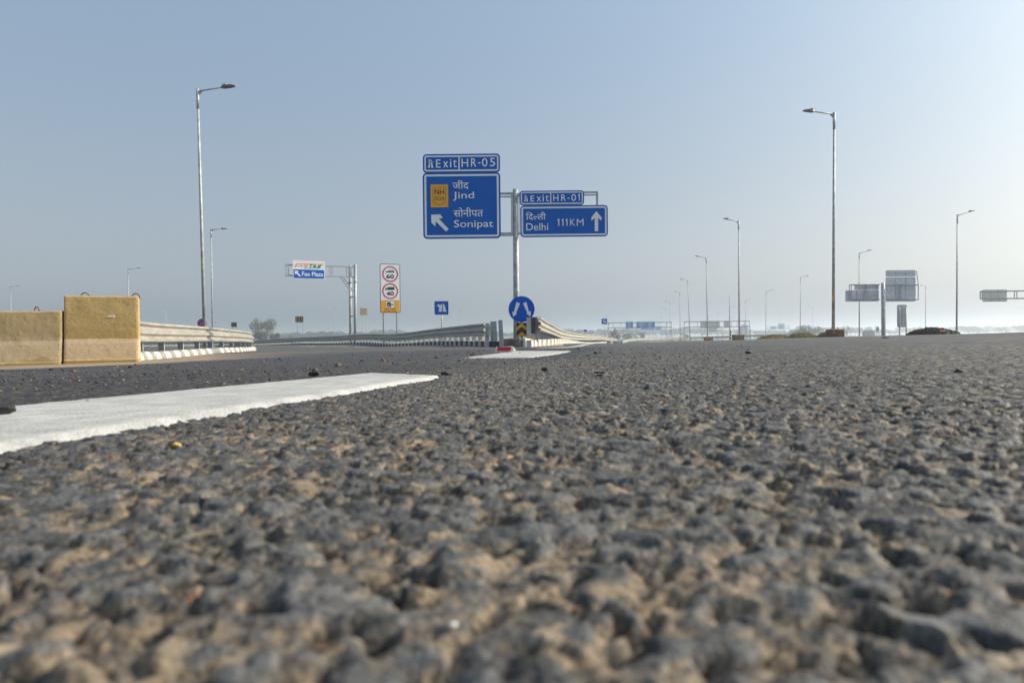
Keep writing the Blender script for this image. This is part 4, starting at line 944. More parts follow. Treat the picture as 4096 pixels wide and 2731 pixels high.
LAMPS = [
 (820, 790, 357, 30, 939, 342, 'tallest left street lamp beside the no stopping sign', GL),
 (851, 844, 915, 65, 909, 914, 'thin street lamp just right of the tallest left lamp', GL),
 (515, 512.5, 1074, 100, 564, 1071, 'small street lamp behind the tall concrete block', GL),
 (43, 43, 1144, 130, 80, 1143, 'leftmost small street lamp behind the lower concrete block', GL),
 (668, 662, 1226, 215, 655, 1222, 'tiny street lamp above the left guardrail near the blocks', GL),
 (1337, 1336, 1236, 250, 1346, 1231, 'tiny street lamp left of the toll sign post', GL),
 (1837.5, 1837, 1241, 270, 1852, 1237, 'tiny street lamp right of the square blue exit sign', GL),
 (2146, 2145.5, 1254, 300, 2161, 1250, 'tiny street lamp rising over the head of the right guardrail', GL),
 (2354, 2353, 1266, 370, 2369, 1262, 'tiny street lamp left of the small far exit sign', GL),
 (2425, 2425, 1276, 410, 2438, 1273, 'tiny street lamp hidden behind the small far exit sign', GL),
 (2453.5, 2453, 1283, 480, 2465, 1280.5, 'first tiny street lamp behind the left leg of the blue gantry', GL),
 (2468.5, 2468, 1288, 540, 2478, 1286.5, 'second tiny street lamp behind the left leg of the blue gantry', GL),
 (3333, 3336.5, 450, 34, 3213, 441, 'tallest right street lamp standing on a dirt mound', GR),
 (2957, 2954, 883, 64, 2892, 873, 'second tallest median street lamp on an ochre foundation', GR),
 (2830, 2825, 1029, 93, 2779, 1024, 'third median street lamp counted back from the tallest right one', GR),
 (2760, 2751, 1121, 126, 2718, 1116, 'fourth median street lamp, leaning, beside the left leg of the grey-backed gantry', GR),
 (2721, 2719, 1170, 160, 2694, 1165, 'fifth median street lamp standing between the two gantries', GR),
 (2681, 2679, 1208, 195, 2658, 1204, 'sixth median street lamp by the right leg of the blue gantry', GR),
 (2665.5, 2664.5, 1235, 235, 2647, 1231, 'seventh median street lamp inside the blue gantry', GR),
 (2647, 2646.5, 1254, 275, 2631, 1250, 'eighth median street lamp inside the blue gantry', GR),
 (2637.5, 2637, 1268, 320, 2622, 1265.5, 'ninth median street lamp just right of the blue Delhi panel', GR),
 (2627, 2626.5, 1279, 360, 2614, 1276, 'farthest median street lamp at the edge of the blue Delhi panel', GR),
 (3826, 3829.5, 857, 62, 3899, 842, 'tall street lamp at far right behind the black rubble heap', GS),
 (3437, 3437, 1010, 90, 3488, 999, 'street lamp in front of the grey cantilever sign back', GS),
 (3200, 3202, 1108, 128, 3236, 1102, 'street lamp left of the tallest right lamp and over the bush', GS),
 (3062.5, 3064.5, 1166, 166, 3091, 1159, 'street lamp left of the far grey sign boards', GS),
 (2984, 2981, 1203, 208, 3003, 1196.5, 'street lamp beside the right leg of the grey-backed gantry', GS),
 (2918, 2917.5, 1232, 258, 2937, 1228, 'small street lamp crossing the tall bare mast', GS),
 (2871.5, 2871, 1252, 300, 2887, 1248, 'small street lamp at the right end of the wide grey panel', GS),
 (2834.5, 2835, 1266, 340, 2851, 1262, 'small street lamp rising from behind the wide grey panel', GS),
 (2802, 2802, 1277, 385, 2814, 1273.5, 'tiny street lamp at the left end of the wide grey panel', GS),
 (2781.5, 2781, 1286, 440, 2792, 1282.5, 'tiny street lamp inside the left bay of the grey-backed gantry', GS),
 (3254, 3249.5, 1225, 270, 3229, 1223.5, 'leaning small street lamp left of the dirt mound', GO),
 (3121, 3119.5, 1249, 330, 3103, 1247, 'small street lamp in front of the far grey sign boards', GO),
 (3701, 3703, 1143, 157, 3681, 1140, 'thin street lamp right of the tall grey sign back', GO),
 (2709, 2709, 1303, 560, 2716, 1301, 'faint street lamp in the haze between the two gantries', GO),
]
for q in LAMPS: lamp(*q)
_tall = [o for o in bpy.data.objects if o.get('label') == 'tallest right street lamp standing on a dirt mound'][0]
_p = P(3331.5, 1194, 33.9) - _tall.location
MB().box((_p.x, _p.y, _p.z), (0.075, 0.012, 0.20)).build('yellow_tag', YEL, _tall)
_p = P(3334.5, 1228, 33.9) - _tall.location
MB().box((_p.x, _p.y, _p.z), (0.05, 0.012, 0.26)).build('rust_band', STEELW, _tall)
def mast():
    o = G(2920, 120); t = thing('bare_mast', o, 'tall bare stepped mast behind the striped bollard', 'mast'); tp = P(2917.5, 1180, 120) - o; md = P(2919, 1273, 120) - o
    MB().tube([(0, 0, 0), md], 0.11, 10).build('lower_tube', GALVD, t, True); MB().tube([md, tp], 0.055, 10).build('upper_tube', GALVD, t, True)
    MB().tube([md - Vector((0, 0, .06)), md + Vector((0, 0, .06))], 0.16, 10).build('collar', GALVD, t)
mast()
def bollard():
    o = G(2923, 100); t = thing('striped_bollard', o, 'black and white striped bollard beside the tall bare mast', 'bollard'); tp = (P(2923, 1318, 100) - o).z
    n = 7
    for i in range(n): MB().tube([(0, 0, tp * i / n), (0, 0, tp * (i + 1) / n - .002)], 0.10 if i < n - 1 else .095, 12).build('black_band' if i % 2 else 'white_band', BLK if i % 2 else WHITEB, t, True)
bollard()

# ------------------------------------------------------------------ gantries and sign backs
def gantry(xl, xr, yt, yc, Y, panels, label, front, thick=0.32, letters_=None):
    fr = Frame((xl + xr) / 2, Y); t = thing('gantry', fr.o, label, 'gantry'); zb = -0.8
    for x in (xl, xr):
        a = fr(x, yt - 3); MB().tube([(a[0], 0, zb), (a[0], 0, a[1])], thick * .62, 12).build('leg', GALVD, t, True)
    for y_ in (yt, yc):
        a, b = fr(xl, y_ + .0105 * (xr - xl) / 2), fr(xr, y_ - .0105 * (xr - xl) / 2); MB().bar((a[0], 0, a[1]), (b[0], 0, b[1]), thick).build('chord', GALVD, t)
    w = xr - xl
    for q in (.08, .20, .33, .5, .66, .8, .92):
        x = xl + w * q; a, b = fr(x, yt), fr(x, yc); MB().bar((a[0], 0, a[1]), (b[0], 0, b[1]), thick * .4).build('strut', GALVD, t)
    for (x0, y0, x1, y1, txts) in panels:
        a, b = fr(x0, y1), fr(x1, y0); k = Y / FPX
        if front:
            p = MB().prism(rrect(a[0], b[0], a[1], b[1], 2.5 * k), -.35, -.28).build('panel', BLUEF, t)
            MB().ring(rrect(a[0] + .3 * k, b[0] - .3 * k, a[1] + .3 * k, b[1] - .3 * k, 2.2 * k), rrect(a[0] + 1.7 * k, b[0] - 1.7 * k, a[1] + 1.7 * k, b[1] - 1.7 * k, 1.2 * k), -.36).build('border', WHITE, p)
            for body, tx0, ty0, tx1, ty1 in txts:
                c, d = fr(tx0, ty1), fr(tx1, ty0)
                if body == 'LINE': MB().flat([(c[0], c[1]), (d[0], c[1]), (d[0], d[1]), (c[0], d[1])], -.365).build('divider', WHITE, p)
                elif body == 'DOWN':
                    g = lambda u, v: (c[0] + u * (d[0] - c[0]), d[1] + v * (c[1] - d[1]))
                    MB().flat([g(.38, 0), g(.62, 0), g(.62, .25), g(1, .2), g(.5, 1), g(0, .2), g(.38, .25)], -.365).build('arrow', WHITE, p)
                else: letters(MB(), body, c[0], d[0], c[1], d[1], -.365, .02).build('lettering', WHITE, p)
        else:
            p = MB().prism(rrect(a[0], b[0], a[1], b[1], 2.5 * k), .22, .28).build('panel_back', BACK, t); n = max(2, int((b[0] - a[0]) / 1.2))
            for i in range(1, n): x = a[0] + (b[0] - a[0]) * i / n; MB().bar((x, .19, a[1] + .05), (x, .19, b[1] - .05), .06).build('stiffener', GALVD, p)
gantry(2433, 2688, 1290, 1310, 260, [
  (2502, 1286, 2532, 1315, [('\u091c\u0940\u0902\u0926', 2512, 1290, 2521, 1295.5), ('Jind', 2510.5, 1296.5, 2523, 1301.5), ('LINE', 2505, 1304.2, 2529, 1305.2), ('DOWN', 2510, 1306.5, 2523, 1312)]),
  (2544, 1285.5, 2619.5, 1315, [('\u0938\u094b\u0928\u0940\u092a\u0924', 2555, 1290, 2573, 1295.5), ('Sonipat', 2552, 1296.5, 2575, 1302.5), ('DELHI_HI', 2592, 1289.5, 2606, 1295.5), ('Delhi', 2591, 1296.5, 2607.5, 1301.5),
     ('LINE', 2581.3, 1291, 2582.3, 1302), ('LINE', 2548, 1304.2, 2616, 1305.2), ('DOWN', 2557, 1306.5, 2570, 1312), ('DOWN', 2593, 1306.5, 2607, 1312)])], 'blue signed gantry over the main road with Jind, Sonipat and Delhi panels', True)
gantry(2537, 2669, 1306.5, 1319, 470, [(2561, 1310, 2619, 1322, []), (2620, 1304, 2645, 1322, [])], 'faint hazy gantry with blue panels behind the blue signed gantry', True, thick=.35)
gantry(2737, 3000, 1285.5, 1307.5, 255, [(2802, 1283, 2880, 1312, []), (2895.5, 1282, 2927, 1311.5, [])], 'gantry showing grey panel backs right of the blue one', False)
gantry(3064, 3158, 1305.5, 1314.5, 430, [(3083, 1305, 3107, 1317, []), (3112, 1294, 3139, 1317, [])], 'faint far gantry with grey boards above the grassy mound', False, thick=.3)
def sign_back(px, Y, label, panels, bars, masts, ups=(), grid=1.0, cat='road sign', name='sign_back'):
    fr = Frame(px, Y); t = thing(name, fr.o, label, cat)
    for x, y, r, off in masts: a = fr(x, y); MB().tube([(a[0], off, -.6), (a[0], off, a[1])], r, 14).build('post', GALVD, t, True)
    k = Y / FPX
    for x0, y0, x1, y1, rr_ in panels:
        a, b = fr(x0, y1), fr(x1, y0); p = MB().prism(rrect(a[0], b[0], a[1], b[1], rr_ * k), .30, .34).build('panel_back', BACK, t)
        n = max(2, round((b[0] - a[0]) / grid)); m_ = max(2, round((b[1] - a[1]) / grid))
        for i in range(1, n): x = a[0] + (b[0] - a[0]) * i / n; MB().bar((x, .28, a[1] + .04), (x, .28, b[1] - .04), .03).build('stiffener', GALVD, p)
        for i in range(1, m_): z = a[1] + (b[1] - a[1]) * i / m_; MB().bar((a[0] + .04, .285, z), (b[0] - .04, .285, z), .022).build('seam', GALVD, p)
    for x0, y0, x1, y1, w in bars: a, b = fr(x0, y0), fr(x1, y1); MB().bar((a[0], .2, a[1]), (b[0], .2, b[1]), w).build('rail', GALVD, t)
D = lambda x, y: (3050 + x / 2.249, 1000 + y / 2.249)
def dd(*v): return tuple(c for i in range(0, len(v), 2) for c in D(v[i], v[i + 1]))
sign_back(3530, 66, 'large grey cantilever sign seen from behind right of the tallest lamp',
  [(*dd(842, 305, 1060, 358), 4), (*dd(760, 358, 1060, 463), 4), (*dd(1125, 177, 1393, 240), 5), (*dd(1125, 241, 1393, 463), 5)],
  [(*dd(790, 312, 1062, 310), .1), (*dd(790, 445, 1062, 445), .1), (*dd(1102, 315, 1413, 313), .1), (*dd(1100, 445, 1413, 445), .1), (*dd(791, 312, 791, 445), .06), (*dd(808, 312, 808, 445), .05), (*dd(925, 312, 925, 445), .05), (*dd(940, 312, 940, 445), .05),
   (*dd(1108, 315, 1108, 445), .06), (*dd(1412, 313, 1412, 445), .06), (*dd(1243, 315, 1243, 445), .05), (*dd(1258, 315, 1258, 445), .05), (*dd(1395, 185, 1413, 313), .05)],
  [(*D(1073, 297), .16, -.2), (*D(1090, 296), .17, 0.05)])
sign_back(3615, 62, 'tall narrow grey sign back left of the black rubble heap', [(*dd(1229, 490, 1315, 696), 5)], [], [(*D(1244, 520), .05, .2), (*D(1303, 520), .05, .2)], grid=1.05)
sign_back(3513, 110, 'small pale sign back beside the post of the large grey sign', [(*dd(1027, 689, 1058, 735), 1)], [], [(*D(1030, 700), .05, .2), (*D(1055, 700), .05, .2)], grid=1.2)
sign_back(4200, 90, 'grey cantilever sign back entering at the right frame edge', [(3936, 1157, 4034, 1207, 4)], [(3925, 1165.5, 4215, 1162, .17), (3925, 1195, 4215, 1192, .17), (3925, 1165, 3925, 1195, .1), (3932, 1165, 3932, 1195, .08), (4062, 1165, 4062, 1195, .08), (4072, 1165, 4072, 1195, .08)],
  [(4212, 1155, .2, .2)])
sign_back(2890, 330, 'hazy far grey panel on a mast below the gantry with grey panel backs', [(2836, 1308, 2869, 1328, 1.5)], [(2836, 1323.5, 2890, 1323, .2), (2836, 1312, 2890, 1311.5, .2)], [(2890, 1305, .22, .2)])
sign_back(2976, 345, 'hazy far grey board at the right end of the gantry with grey panel backs', [(2966, 1298, 2991, 1307, 1.5), (2959, 1307.5, 2994, 1336, 1.5)], [], [(2966, 1310, .15, .2), (2987, 1310, .15, .2)])
sign_back(3096, 350, 'hazy far grey cantilever boards reaching right of the lamp row', [(3089, 1305, 3100, 1316, 1)], [(3064, 1306, 3092, 1306, .15), (3064, 1314, 3092, 1314, .15)], [(3064, 1303, .15, .2)])

# ------------------------------------------------------------------ mounds, rubble, hut
def blob(px, Y, w, d, h, seed, flatten=1.0, n=26, rough=0.25):
    o = G(px, Y); r = np.random.default_rng(seed); vs = []; fs = []
    off = r.uniform(0, 50, 2)
    for j in range(n + 1):
        for i in range(n + 1):
            u, v = i / n * 2 - 1, j / n * 2 - 1; rr_ = math.hypot(u, v)
            e = max(0, 1 - rr_ ** 2); nz = float(vnoise(np.array([u * w / 2 + off[0]]), np.array([v * d / 2 + off[1]]), max(w, d) * .11, seed)[0]); nz2 = float(vnoise(np.array([u * w / 2 + off[0]]), np.array([v * d / 2 + off[1]]), max(w, d) * .03, seed + 1)[0])
            z = h * (e ** flatten) * (1 - rough + 2 * rough * nz) + h * .12 * (nz2 - .5) * (e > 0)
            x, y = o.x + u * w / 2, o.y + v * d / 2
            vs.append((u * w / 2, v * d / 2, Tz(x, y) - o.z + z - .05 * (1 - e)))
    for j in range(n):
        for i in range(n): a = j * (n + 1) + i; fs.append((a, a + 1, a + n + 2, a + n + 1))
    return o, vs, fs
def mound(px, Y, w, d, h, seed, label, m_=SOIL, flatten=.8):
    o, vs, fs = blob(px, Y, w, d, h, seed, flatten); t = thing('dirt_mound', o, label, 'mound', 'soil heaps on the median'); MB().add(vs, fs).build('soil', m_, t, True)
    return t, vs
def add_grass(t, vs, count, hgt, seed, m_=GRASSM, xr=None):
    r = random.Random(seed); mb = MB(); cand = [v for v in vs if v[2] > .02 and (xr is None or xr[0] <= v[0] <= xr[1])] or vs
    for _ in range(count):
        x, y, z = r.choice(cand); x += r.uniform(-.15, .15); y += r.uniform(-.15, .15); a = r.uniform(0, 6.28); h = hgt * r.uniform(.5, 1.3); w = .012; lx, ly = r.uniform(-.5, .5) * h, r.uniform(-.5, .5) * h
        mb.add([(x - w * math.cos(a), y - w * math.sin(a), z - .05), (x + w * math.cos(a), y + w * math.sin(a), z - .05), (x + lx, y + ly, z + h)], [(0, 1, 2)])
    mb.build('grass_tuft', m_, t, kind='stuff')
t1, v1 = mound(3316, 33.2, 1.35, 1.3, .22, 3, 'brown dirt mound round the foot of the tallest right lamp'); add_grass(t1, v1, 500, .07, 1, xr=(-.9, .1))
t2, v2_ = mound(3205, 36.5, 1.7, 1.5, .20, 8, 'grassy mound left of the tallest right lamp'); add_grass(t2, v2_, 1500, .09, 2)
t3, v3_ = mound(3095, 40, 2.4, 2.0, .16, 12, 'low grassy mound on the median below the far grey boards'); add_grass(t3, v3_, 1500, .10, 3)
fo = G(3340, 32.6); ft = thing('foundation_block', fo, 'reddish brown foundation block under the tallest right lamp', 'foundation', 'lamp foundations')
fr = Frame(3340, 32.6)
def rough_box(fr, x0, y0, x1, y1, dep, m_, t, name, seed, z_extra=.15):
    r = random.Random(seed); a, b = fr(x0, y1), fr(x1, y0); n = 7; vs = []; fs = []
    mb = MB(); bm = bmesh.new(); bmesh.ops.create_cube(bm, size=1); bmesh.ops.subdivide_edges(bm, edges=bm.edges, cuts=5, use_grid_fill=True)
    for v in bm.verts:
        c = v.co.copy(); c.x = a[0] + (c.x + .5) * (b[0] - a[0]); c.z = (a[1] - z_extra) + (c.z + .5) * (b[1] - a[1] + z_extra); c.y = c.y * dep
        v.co = c + Vector((r.uniform(-1, 1), r.uniform(-1, 1), r.uniform(-1, 1))) * .018
    me = bpy.data.meshes.new(name); bm.to_mesh(me); bm.free(); me.materials.append(m_); return link(bpy.data.objects.new(name, me), t)
rough_box(fr, 3316, 1317, 3364, 1334, .7, BRICKY, ft, 'block', 3)
for i, (x, y) in enumerate(((3322, 1312), (3345, 1311))):
    a = fr(x, y); MB().tube([(a[0], -.1, a[1] - .12), (a[0] + .02, -.1, a[1] + .03)], .02, 6).build('anchor_bolt', STEELW, ft)
f2 = thing('foundation_block', G(2955, 61), 'ochre foundation block under the second tallest median lamp', 'foundation', 'lamp foundations'); fr = Frame(2955, 61); rough_box(fr, 2934, 1338, 2970, 1358, 1.0, OCHRE, f2, 'block', 5, .5)
f3 = thing('foundation_block', G(2834, 90), 'low ochre foundation lump under the third median lamp', 'foundation', 'lamp foundations'); fr = Frame(2834, 90); rough_box(fr, 2820, 1347, 2848, 1356, 1.0, OCHRE, f3, 'block', 6, .6)
# black rubble heap of broken asphalt
def stone_mesh(name, seed, m_, sub=1, flat=.7):
    bm = bmesh.new(); bmesh.ops.create_icosphere(bm, subdivisions=sub, radius=1); r = random.Random(seed)
    ax = [Vector((r.gauss(0, 1), r.gauss(0, 1), r.gauss(0, 1))).normalized() for _ in range(7)]; lim = [r.uniform(.40, .85) for _ in ax]
    for v in bm.verts:
        c = v.co.copy()
        for a, q in zip(ax, lim):
            k = c.dot(a)
            if k > q: c -= a * (k - q)
        c *= r.uniform(.93, 1.06); c.x *= 1.15; c.z *= flat; v.co = c
    me = bpy.data.meshes.new(name); bm.to_mesh(me); bm.free(); me.materials.append(m_); return me
def rubble():
    o, vs, fs = blob(3735, 31, 2.45, 1.5, .36, 21, .55, 30, .10)
    t = thing('rubble_heap', o, 'black heap of broken asphalt at the far right', 'rubble heap'); MB().add(vs, fs).build('heap_core', RUBBLE, t)
    mb = MB(); r = random.Random(3); ms = [stone_mesh('x', s, RUBBLE) for s in range(4)]
    tops = [v for v in vs if v[2] > .0]
    for _ in range(900):
        x, y, z = r.choice(tops); me = r.choice(ms); s = r.uniform(.012, .045); rot = Matrix.Rotation(r.uniform(0, 6.28), 3, (r.random(), r.random(), r.random() + .01))
        mb.add([rot @ v.co * s + Vector((x + r.uniform(-.04, .04), y + r.uniform(-.04, .04), z)) for v in me.vertices], [tuple(p.vertices) for p in me.polygons])
    mb.build('lumps', RUBBLE, t, kind='stuff')
    og = thing('orange_scrap', G(3768, 29.6), 'orange scrap lying in front of the black rubble heap', 'scrap'); fr = Frame(3768, 29.6)
    rough_box(fr, 3761, 1321, 3775, 1327, .08, mat('orange_plastic', (.8, .25, .06), .5), og, 'crumpled_sheet', 8, 0.0)
    o2 = G(2425, 62); t = thing('boulder', G(2434, 62), 'brown boulder against the far end of the right guardrail', 'rock'); me = stone_mesh('rock', 77, SOIL, 3, .8); ob = link(bpy.data.objects.new('rock', me), t); ob.scale = (.21, .21, .26); ob.location = (0, -.3, .18)
rubble()
def hut():
    fr = Frame(3486, 300); t = thing('barrel_hut', fr.o, 'small grey barrel-roofed hut on the far plain at right', 'hut'); a, b = fr(3472, 1334), fr(3500, 1319); r = (b[0] - a[0]) / 2; cx_ = (a[0] + b[0]) / 2; z0 = a[1]
    arc = [(cx_ + r * math.cos(math.pi * k / 16), z0 + (b[1] - z0) * math.sin(math.pi * k / 16)) for k in range(17)]
    arc = arc + [(cx_ - r, z0 - 4), (cx_ + r, z0 - 4)]
    MB().prism(arc, 0, 5).build('shell', mat('hut_concrete', (.25, .24, .22), .9, 0, .15, 1), t)
    MB().flat([(cx_ - r * .5, z0 + .1), (cx_ + r * .3, z0 + .1), (cx_ + r * .3, z0 + 1.1), (cx_ - r * .5, z0 + 1.1)], -.03).build('door', mat('hut_door', (.18, .18, .18), .8), t)
hut()

# ------------------------------------------------------------------ trees
def crown_mesh(seed, n, leaf, m_, lobes):
    r = np.random.default_rng(seed); vs = []; fs = []
    L = [(np.array([r.normal(0, .30), r.normal(0, .30), r.uniform(.35, .85)]), r.uniform(.16, .34)) for _ in range(lobes)]
    k = 0
    while k < n:
        c, rad = L[r.integers(lobes)]; d = r.normal(0, 1, 3); d /= np.linalg.norm(d); p = c + d * rad * (r.random() ** .35) * np.array([1, 1, .8])
        if p[2] < .08: continue
        a = r.normal(0, 1, 3); a /= np.linalg.norm(a); b = np.cross(a, r.normal(0, 1, 3)); b /= np.linalg.norm(b); s = leaf * r.uniform(.6, 1.4)
        q = len(vs); vs += [tuple(p - a * s - b * s * .5), tuple(p + a * s - b * s * .6), tuple(p + a * s * .7 + b * s * .6), tuple(p - a * s * .8 + b * s * .5)]; fs.append((q, q + 1, q + 2, q + 3)); k += 1
    me = bpy.data.meshes.new('crown'); me.from_pydata(vs, [], fs); me.materials.append(m_); return me, L
def trunk_mesh(L, seed):
    mb = MB(); r = random.Random(seed); mb.tube([(0, 0, -.1), (.01, 0, .2), (.0, .02, .45)], [.035, .028, .018], 7)
    for c, rad in L[:6]: mb.tube([(.005, .005, .2 + r.uniform(0, .15)), tuple(c * .6 + np.array([0, 0, .12])), tuple(c)], [.016, .01, .004], 5)
    return mb.mesh('trunk', BARK)
FAR = []
for s in range(6):
    c, L = crown_mesh(100 + s, 900, .055, LEAF2, 9 + s % 4); FAR.append((c, trunk_mesh(L, s)))
def tree(px, Y, w, h, label, group, me_c, me_t, rz=0.0):
    o = G(px, Y); t = thing('tree', o, label, 'tree', group, rz)
    c = link(bpy.data.objects.new('crown', me_c), t); k = link(bpy.data.objects.new('trunk', me_t), t); c.scale = (w, w, h); k.scale = (w, w, h)
def near_tree(px0, px1, ytop, Y, label, seed, n=2600, leaf=.018, lobes=16):
    c, L = crown_mesh(seed, n, leaf, LEAF, lobes); o = G((px0 + px1) / 2, Y); h = (P((px0 + px1) / 2, ytop, Y) - o).z
    tree((px0 + px1) / 2, Y, (px1 - px0) * Y / FPX / 1.15, h * 1.02, label, 'mid-distance trees', c, trunk_mesh(L, seed))
near_tree(998, 1092, 1279, 280, 'largest hazy tree left of the toll sign', 51, 3600)
near_tree(1075, 1130, 1332, 300, 'low bushes at the right foot of the largest hazy tree', 52, 1200, .03)
near_tree(1150, 1185, 1338, 330, 'small round bush below the left chevron board', 53, 800, .03, 8)
near_tree(2432, 2478, 1324, 330, 'dark tree behind the bend warning sign', 54, 1200, .03)
near_tree(2470, 2530, 1333, 380, 'bushy tree right of the bend warning sign', 55, 1200, .03)
near_tree(2544, 2584, 1330, 400, 'round bush under the blue Sonipat panel', 56, 1000, .03, 9)
near_tree(2720, 2762, 1335, 400, 'low dark bush at the left leg of the grey-backed gantry', 57, 900, .03, 9)
near_tree(3178, 3262, 1305, 300, 'wide round bush behind the grassy mound', 58, 4200, .026, 14)
near_tree(3374, 3400, 1302, 420, 'slim hazy tree right of the dirt mound', 59, 900, .03, 8)
r = random.Random(19); NT = 0
ENV = [(-300, 1330), (1000, 1333), (1150, 1328), (1300, 1321), (1450, 1330), (1560, 1313), (1700, 1326), (1960, 1318), (2050, 1324), (2150, 1330), (2300, 1316), (2400, 1318), (2450, 1312), (2560, 1316), (2700, 1309), (2780, 1306), (2850, 1316), (3000, 1314), (3060, 1316), (3170, 1322), (3290, 1308), (3350, 1310), (3430, 1305), (3550, 1318), (3620, 1311), (3800, 1306), (3900, 1304), (4000, 1302), (4400, 1303)]
px = 960.0
while px < 4300:
    yt = np.interp(px, [e[0] for e in ENV], [e[1] for e in ENV]) + r.uniform(-2, 7); Y = r.uniform(720, 980); o = G(px, Y); h = (P(px, yt, Y) - o).z; w = h * r.uniform(1.2, 2.0)
    c, k = FAR[NT % 6]; zone = ['left of the toll sign post', 'between the toll sign post and the gore nose', 'above the sunlit right guardrail', 'behind the blue signed gantry', 'behind the gantry with grey panel backs', 'between that gantry and the tallest right lamp', 'between the dirt mound and the black heap', 'at the far right beyond the black heap'][sum(px > v for v in (1400, 2060, 2430, 2690, 3010, 3330, 3760))]
    tree(px, Y, w, h, 'hazy far tree on the horizon ' + zone, 'far trees ' + zone, c, k, r.uniform(0, 6.28)); NT += 1
    px += w * FPX / Y * r.uniform(.55, .85)

# ------------------------------------------------------------------ loose stones
SM = [(stone_mesh('stone_body', 200 + i, STONES[0 if i < 6 else (1 if i < 10 else (2 if i < 11 else 3))], 2, .62), i) for i in range(12)]
def put_stone(p, s, me, label, group=None, rz=0.0, name='stone'):
    ob = bpy.data.objects.new(name, me); ob.location = (p.x, p.y, Tz(p.x, p.y) + s * .42); ob.scale = (s, s, s); ob.rotation_euler = (0, 0, rz); return link(ob, None, label, 'stone', group)
def special(px, py, size_px, mi, label, seed, lift=0.0, flat=.62):
    p = hit(px, py, lift); s = size_px / 2 * p.y / FPX; me = stone_mesh('stone', seed, STONES[mi], 3, flat); o = put_stone(p, s, me, label, None, seed * .7); o.location.z += lift
special(20, 1662, 88, 0, 'dark stone on the white dash at the left frame edge', 301, .005)
special(352, 1607, 17, 1, 'small grey pebble lying on the near white dash', 302, .005)
special(1256, 1504, 44, 0, 'dark flat stone at the far edge of the near white dash', 303, .004)
special(1262, 1484, 28, 1, 'brown stone just beyond the near white dash', 304)
special(1788, 1501, 42, 0, 'dark stone at the tip of the near white dash', 305, 0, .5)
special(706, 1790, 46, 4, 'yellow pebble in the foreground asphalt at left', 306)
special(1808, 2508, 44, 5, 'white quartz pebble in the blurred foreground', 307)
special(2080, 1412, 8, 1, 'small brown pebble on the second white dash', 308, .005)
special(1895, 1420, 24, 2, 'tan stone left of the second white dash', 309)
special(2178, 1484, 26, 0, 'dark stone standing up on the central asphalt', 310, 0, .8)
special(2318, 1463, 20, 3, 'reddish chip on the central asphalt', 311)
special(2400, 1500, 60, 0, 'flat black bitumen lump right of the centre', 312, 0, .2)
special(2385, 1416, 24, 1, 'brown stone beside the far white dash', 313)
special(3835, 1490, 34, 0, 'pointed dark stone on the right asphalt', 314, 0, .8)
special(1350, 1467, 28, 1, 'brown cube-like stone beyond the near white dash', 315, 0, .85)
special(295, 1487, 18, 3, 'pink brick chip on the dark asphalt before the blocks', 316)
special(522, 1471, 20, 0, 'black stone on the dark asphalt before the tall block', 317)
special(3540, 1356, 28, 0, 'thin black bitumen scrap on the right skyline of the road', 318, 0, .3)
special(2990, 1416, 28, 0, 'small black scrap on the asphalt below the second median lamp', 319, 0, .4)
cnt = 0; tries = 0
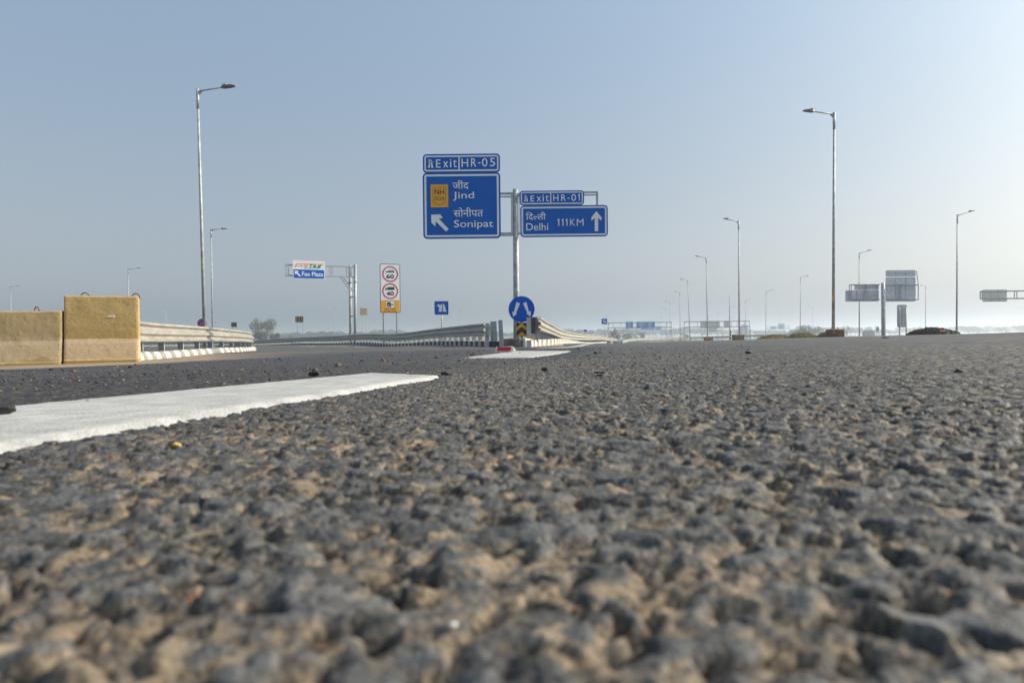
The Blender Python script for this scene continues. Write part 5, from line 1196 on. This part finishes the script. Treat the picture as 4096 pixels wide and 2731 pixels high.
while cnt < 150 and tries < 4000:
    tries += 1; px = r.uniform(-100, 2550); 
    edge = np.interp(px, [-900, 0, 575, 1050, 1300, 1500, 1850, 2020, 2300, 2600], [1512, 1478, 1456, 1433, 1419, 1407, 1394, 1392, 1392, 1390])
    py = edge + 4 + abs(r.gauss(0, 1)) * 34 * (1 if px < 1900 else .7)
    if py > 1540: continue
    p = hit(px, py)
    if p.y > 40: continue
    me, i = r.choice(SM); s = min(r.uniform(2.6, 8) * p.y / FPX, r.uniform(.008, .024))
    nm = ['small black stone scattered on the asphalt before the ramp', 'small brown stone scattered on the asphalt before the ramp', 'small tan stone scattered on the asphalt before the ramp', 'small red chip scattered on the asphalt before the ramp'][0 if i < 6 else (1 if i < 10 else (2 if i < 11 else 3))]
    put_stone(p, s, me, nm, nm.replace('small', 'loose').replace('stone', 'stones').replace('chip', 'chips'), r.uniform(0, 6.28)); cnt += 1
mbs = {}
for _ in range(1500):
    px = r.uniform(-300, 3000); e = np.interp(px, [-900, 0, 575, 1050, 1300, 1500, 1850, 2020, 2300, 3000], [1512, 1478, 1456, 1433, 1419, 1407, 1394, 1392, 1392, 1380])
    p = hit(px, e + 2 + abs(r.gauss(0, 1)) * (40 if px < 1900 else 26)); me, i = r.choice(SM); s = r.uniform(.002, .006) * (1 if p.y < 6 else 1.6)
    rot = Matrix.Rotation(r.uniform(0, 6.28), 3, 'Z'); q = mbs.setdefault(0 if i < 6 else (1 if i < 10 else 2), MB())
    q.add([rot @ Vector(v) * s + Vector((p.x, p.y, Tz(p.x, p.y) + s * .4)) for v in ((1, 0, 0), (.3, .9, 0), (-.9, .3, 0), (-.3, -.8, 0), (.1, .1, .7), (0, 0, -.5))],
          [(0, 1, 4), (1, 2, 4), (2, 3, 4), (3, 0, 4), (1, 0, 5), (2, 1, 5), (3, 2, 5), (0, 3, 5)])
for k, q in mbs.items():
    q.build('grit', STONES[k], kind='stuff')['label'] = ['black grit scattered over the asphalt', 'brown grit scattered over the asphalt', 'tan grit scattered over the asphalt'][k]

# ------------------------------------------------------------------ haze
hz = MB(); hz.box((0, 1200, 6), (5200, 2700, 26)); ho = hz.build('haze', None, kind='stuff') if False else None
hm = bpy.data.materials.new('haze_air'); hm.use_nodes = True; nn = hm.node_tree.nodes; nn.remove(nn['Principled BSDF']); pv = nn.new('ShaderNodeVolumePrincipled')
pv.inputs['Color'].default_value = (0.78, 0.85, 0.93, 1); pv.inputs['Density'].default_value = 0.0010; pv.inputs['Anisotropy'].default_value = 0.55
hm.node_tree.links.new(pv.outputs[0], nn['Material Output'].inputs['Volume'])
hz.build('haze', hm, kind='stuff')['label'] = 'pale haze lying over the plain'
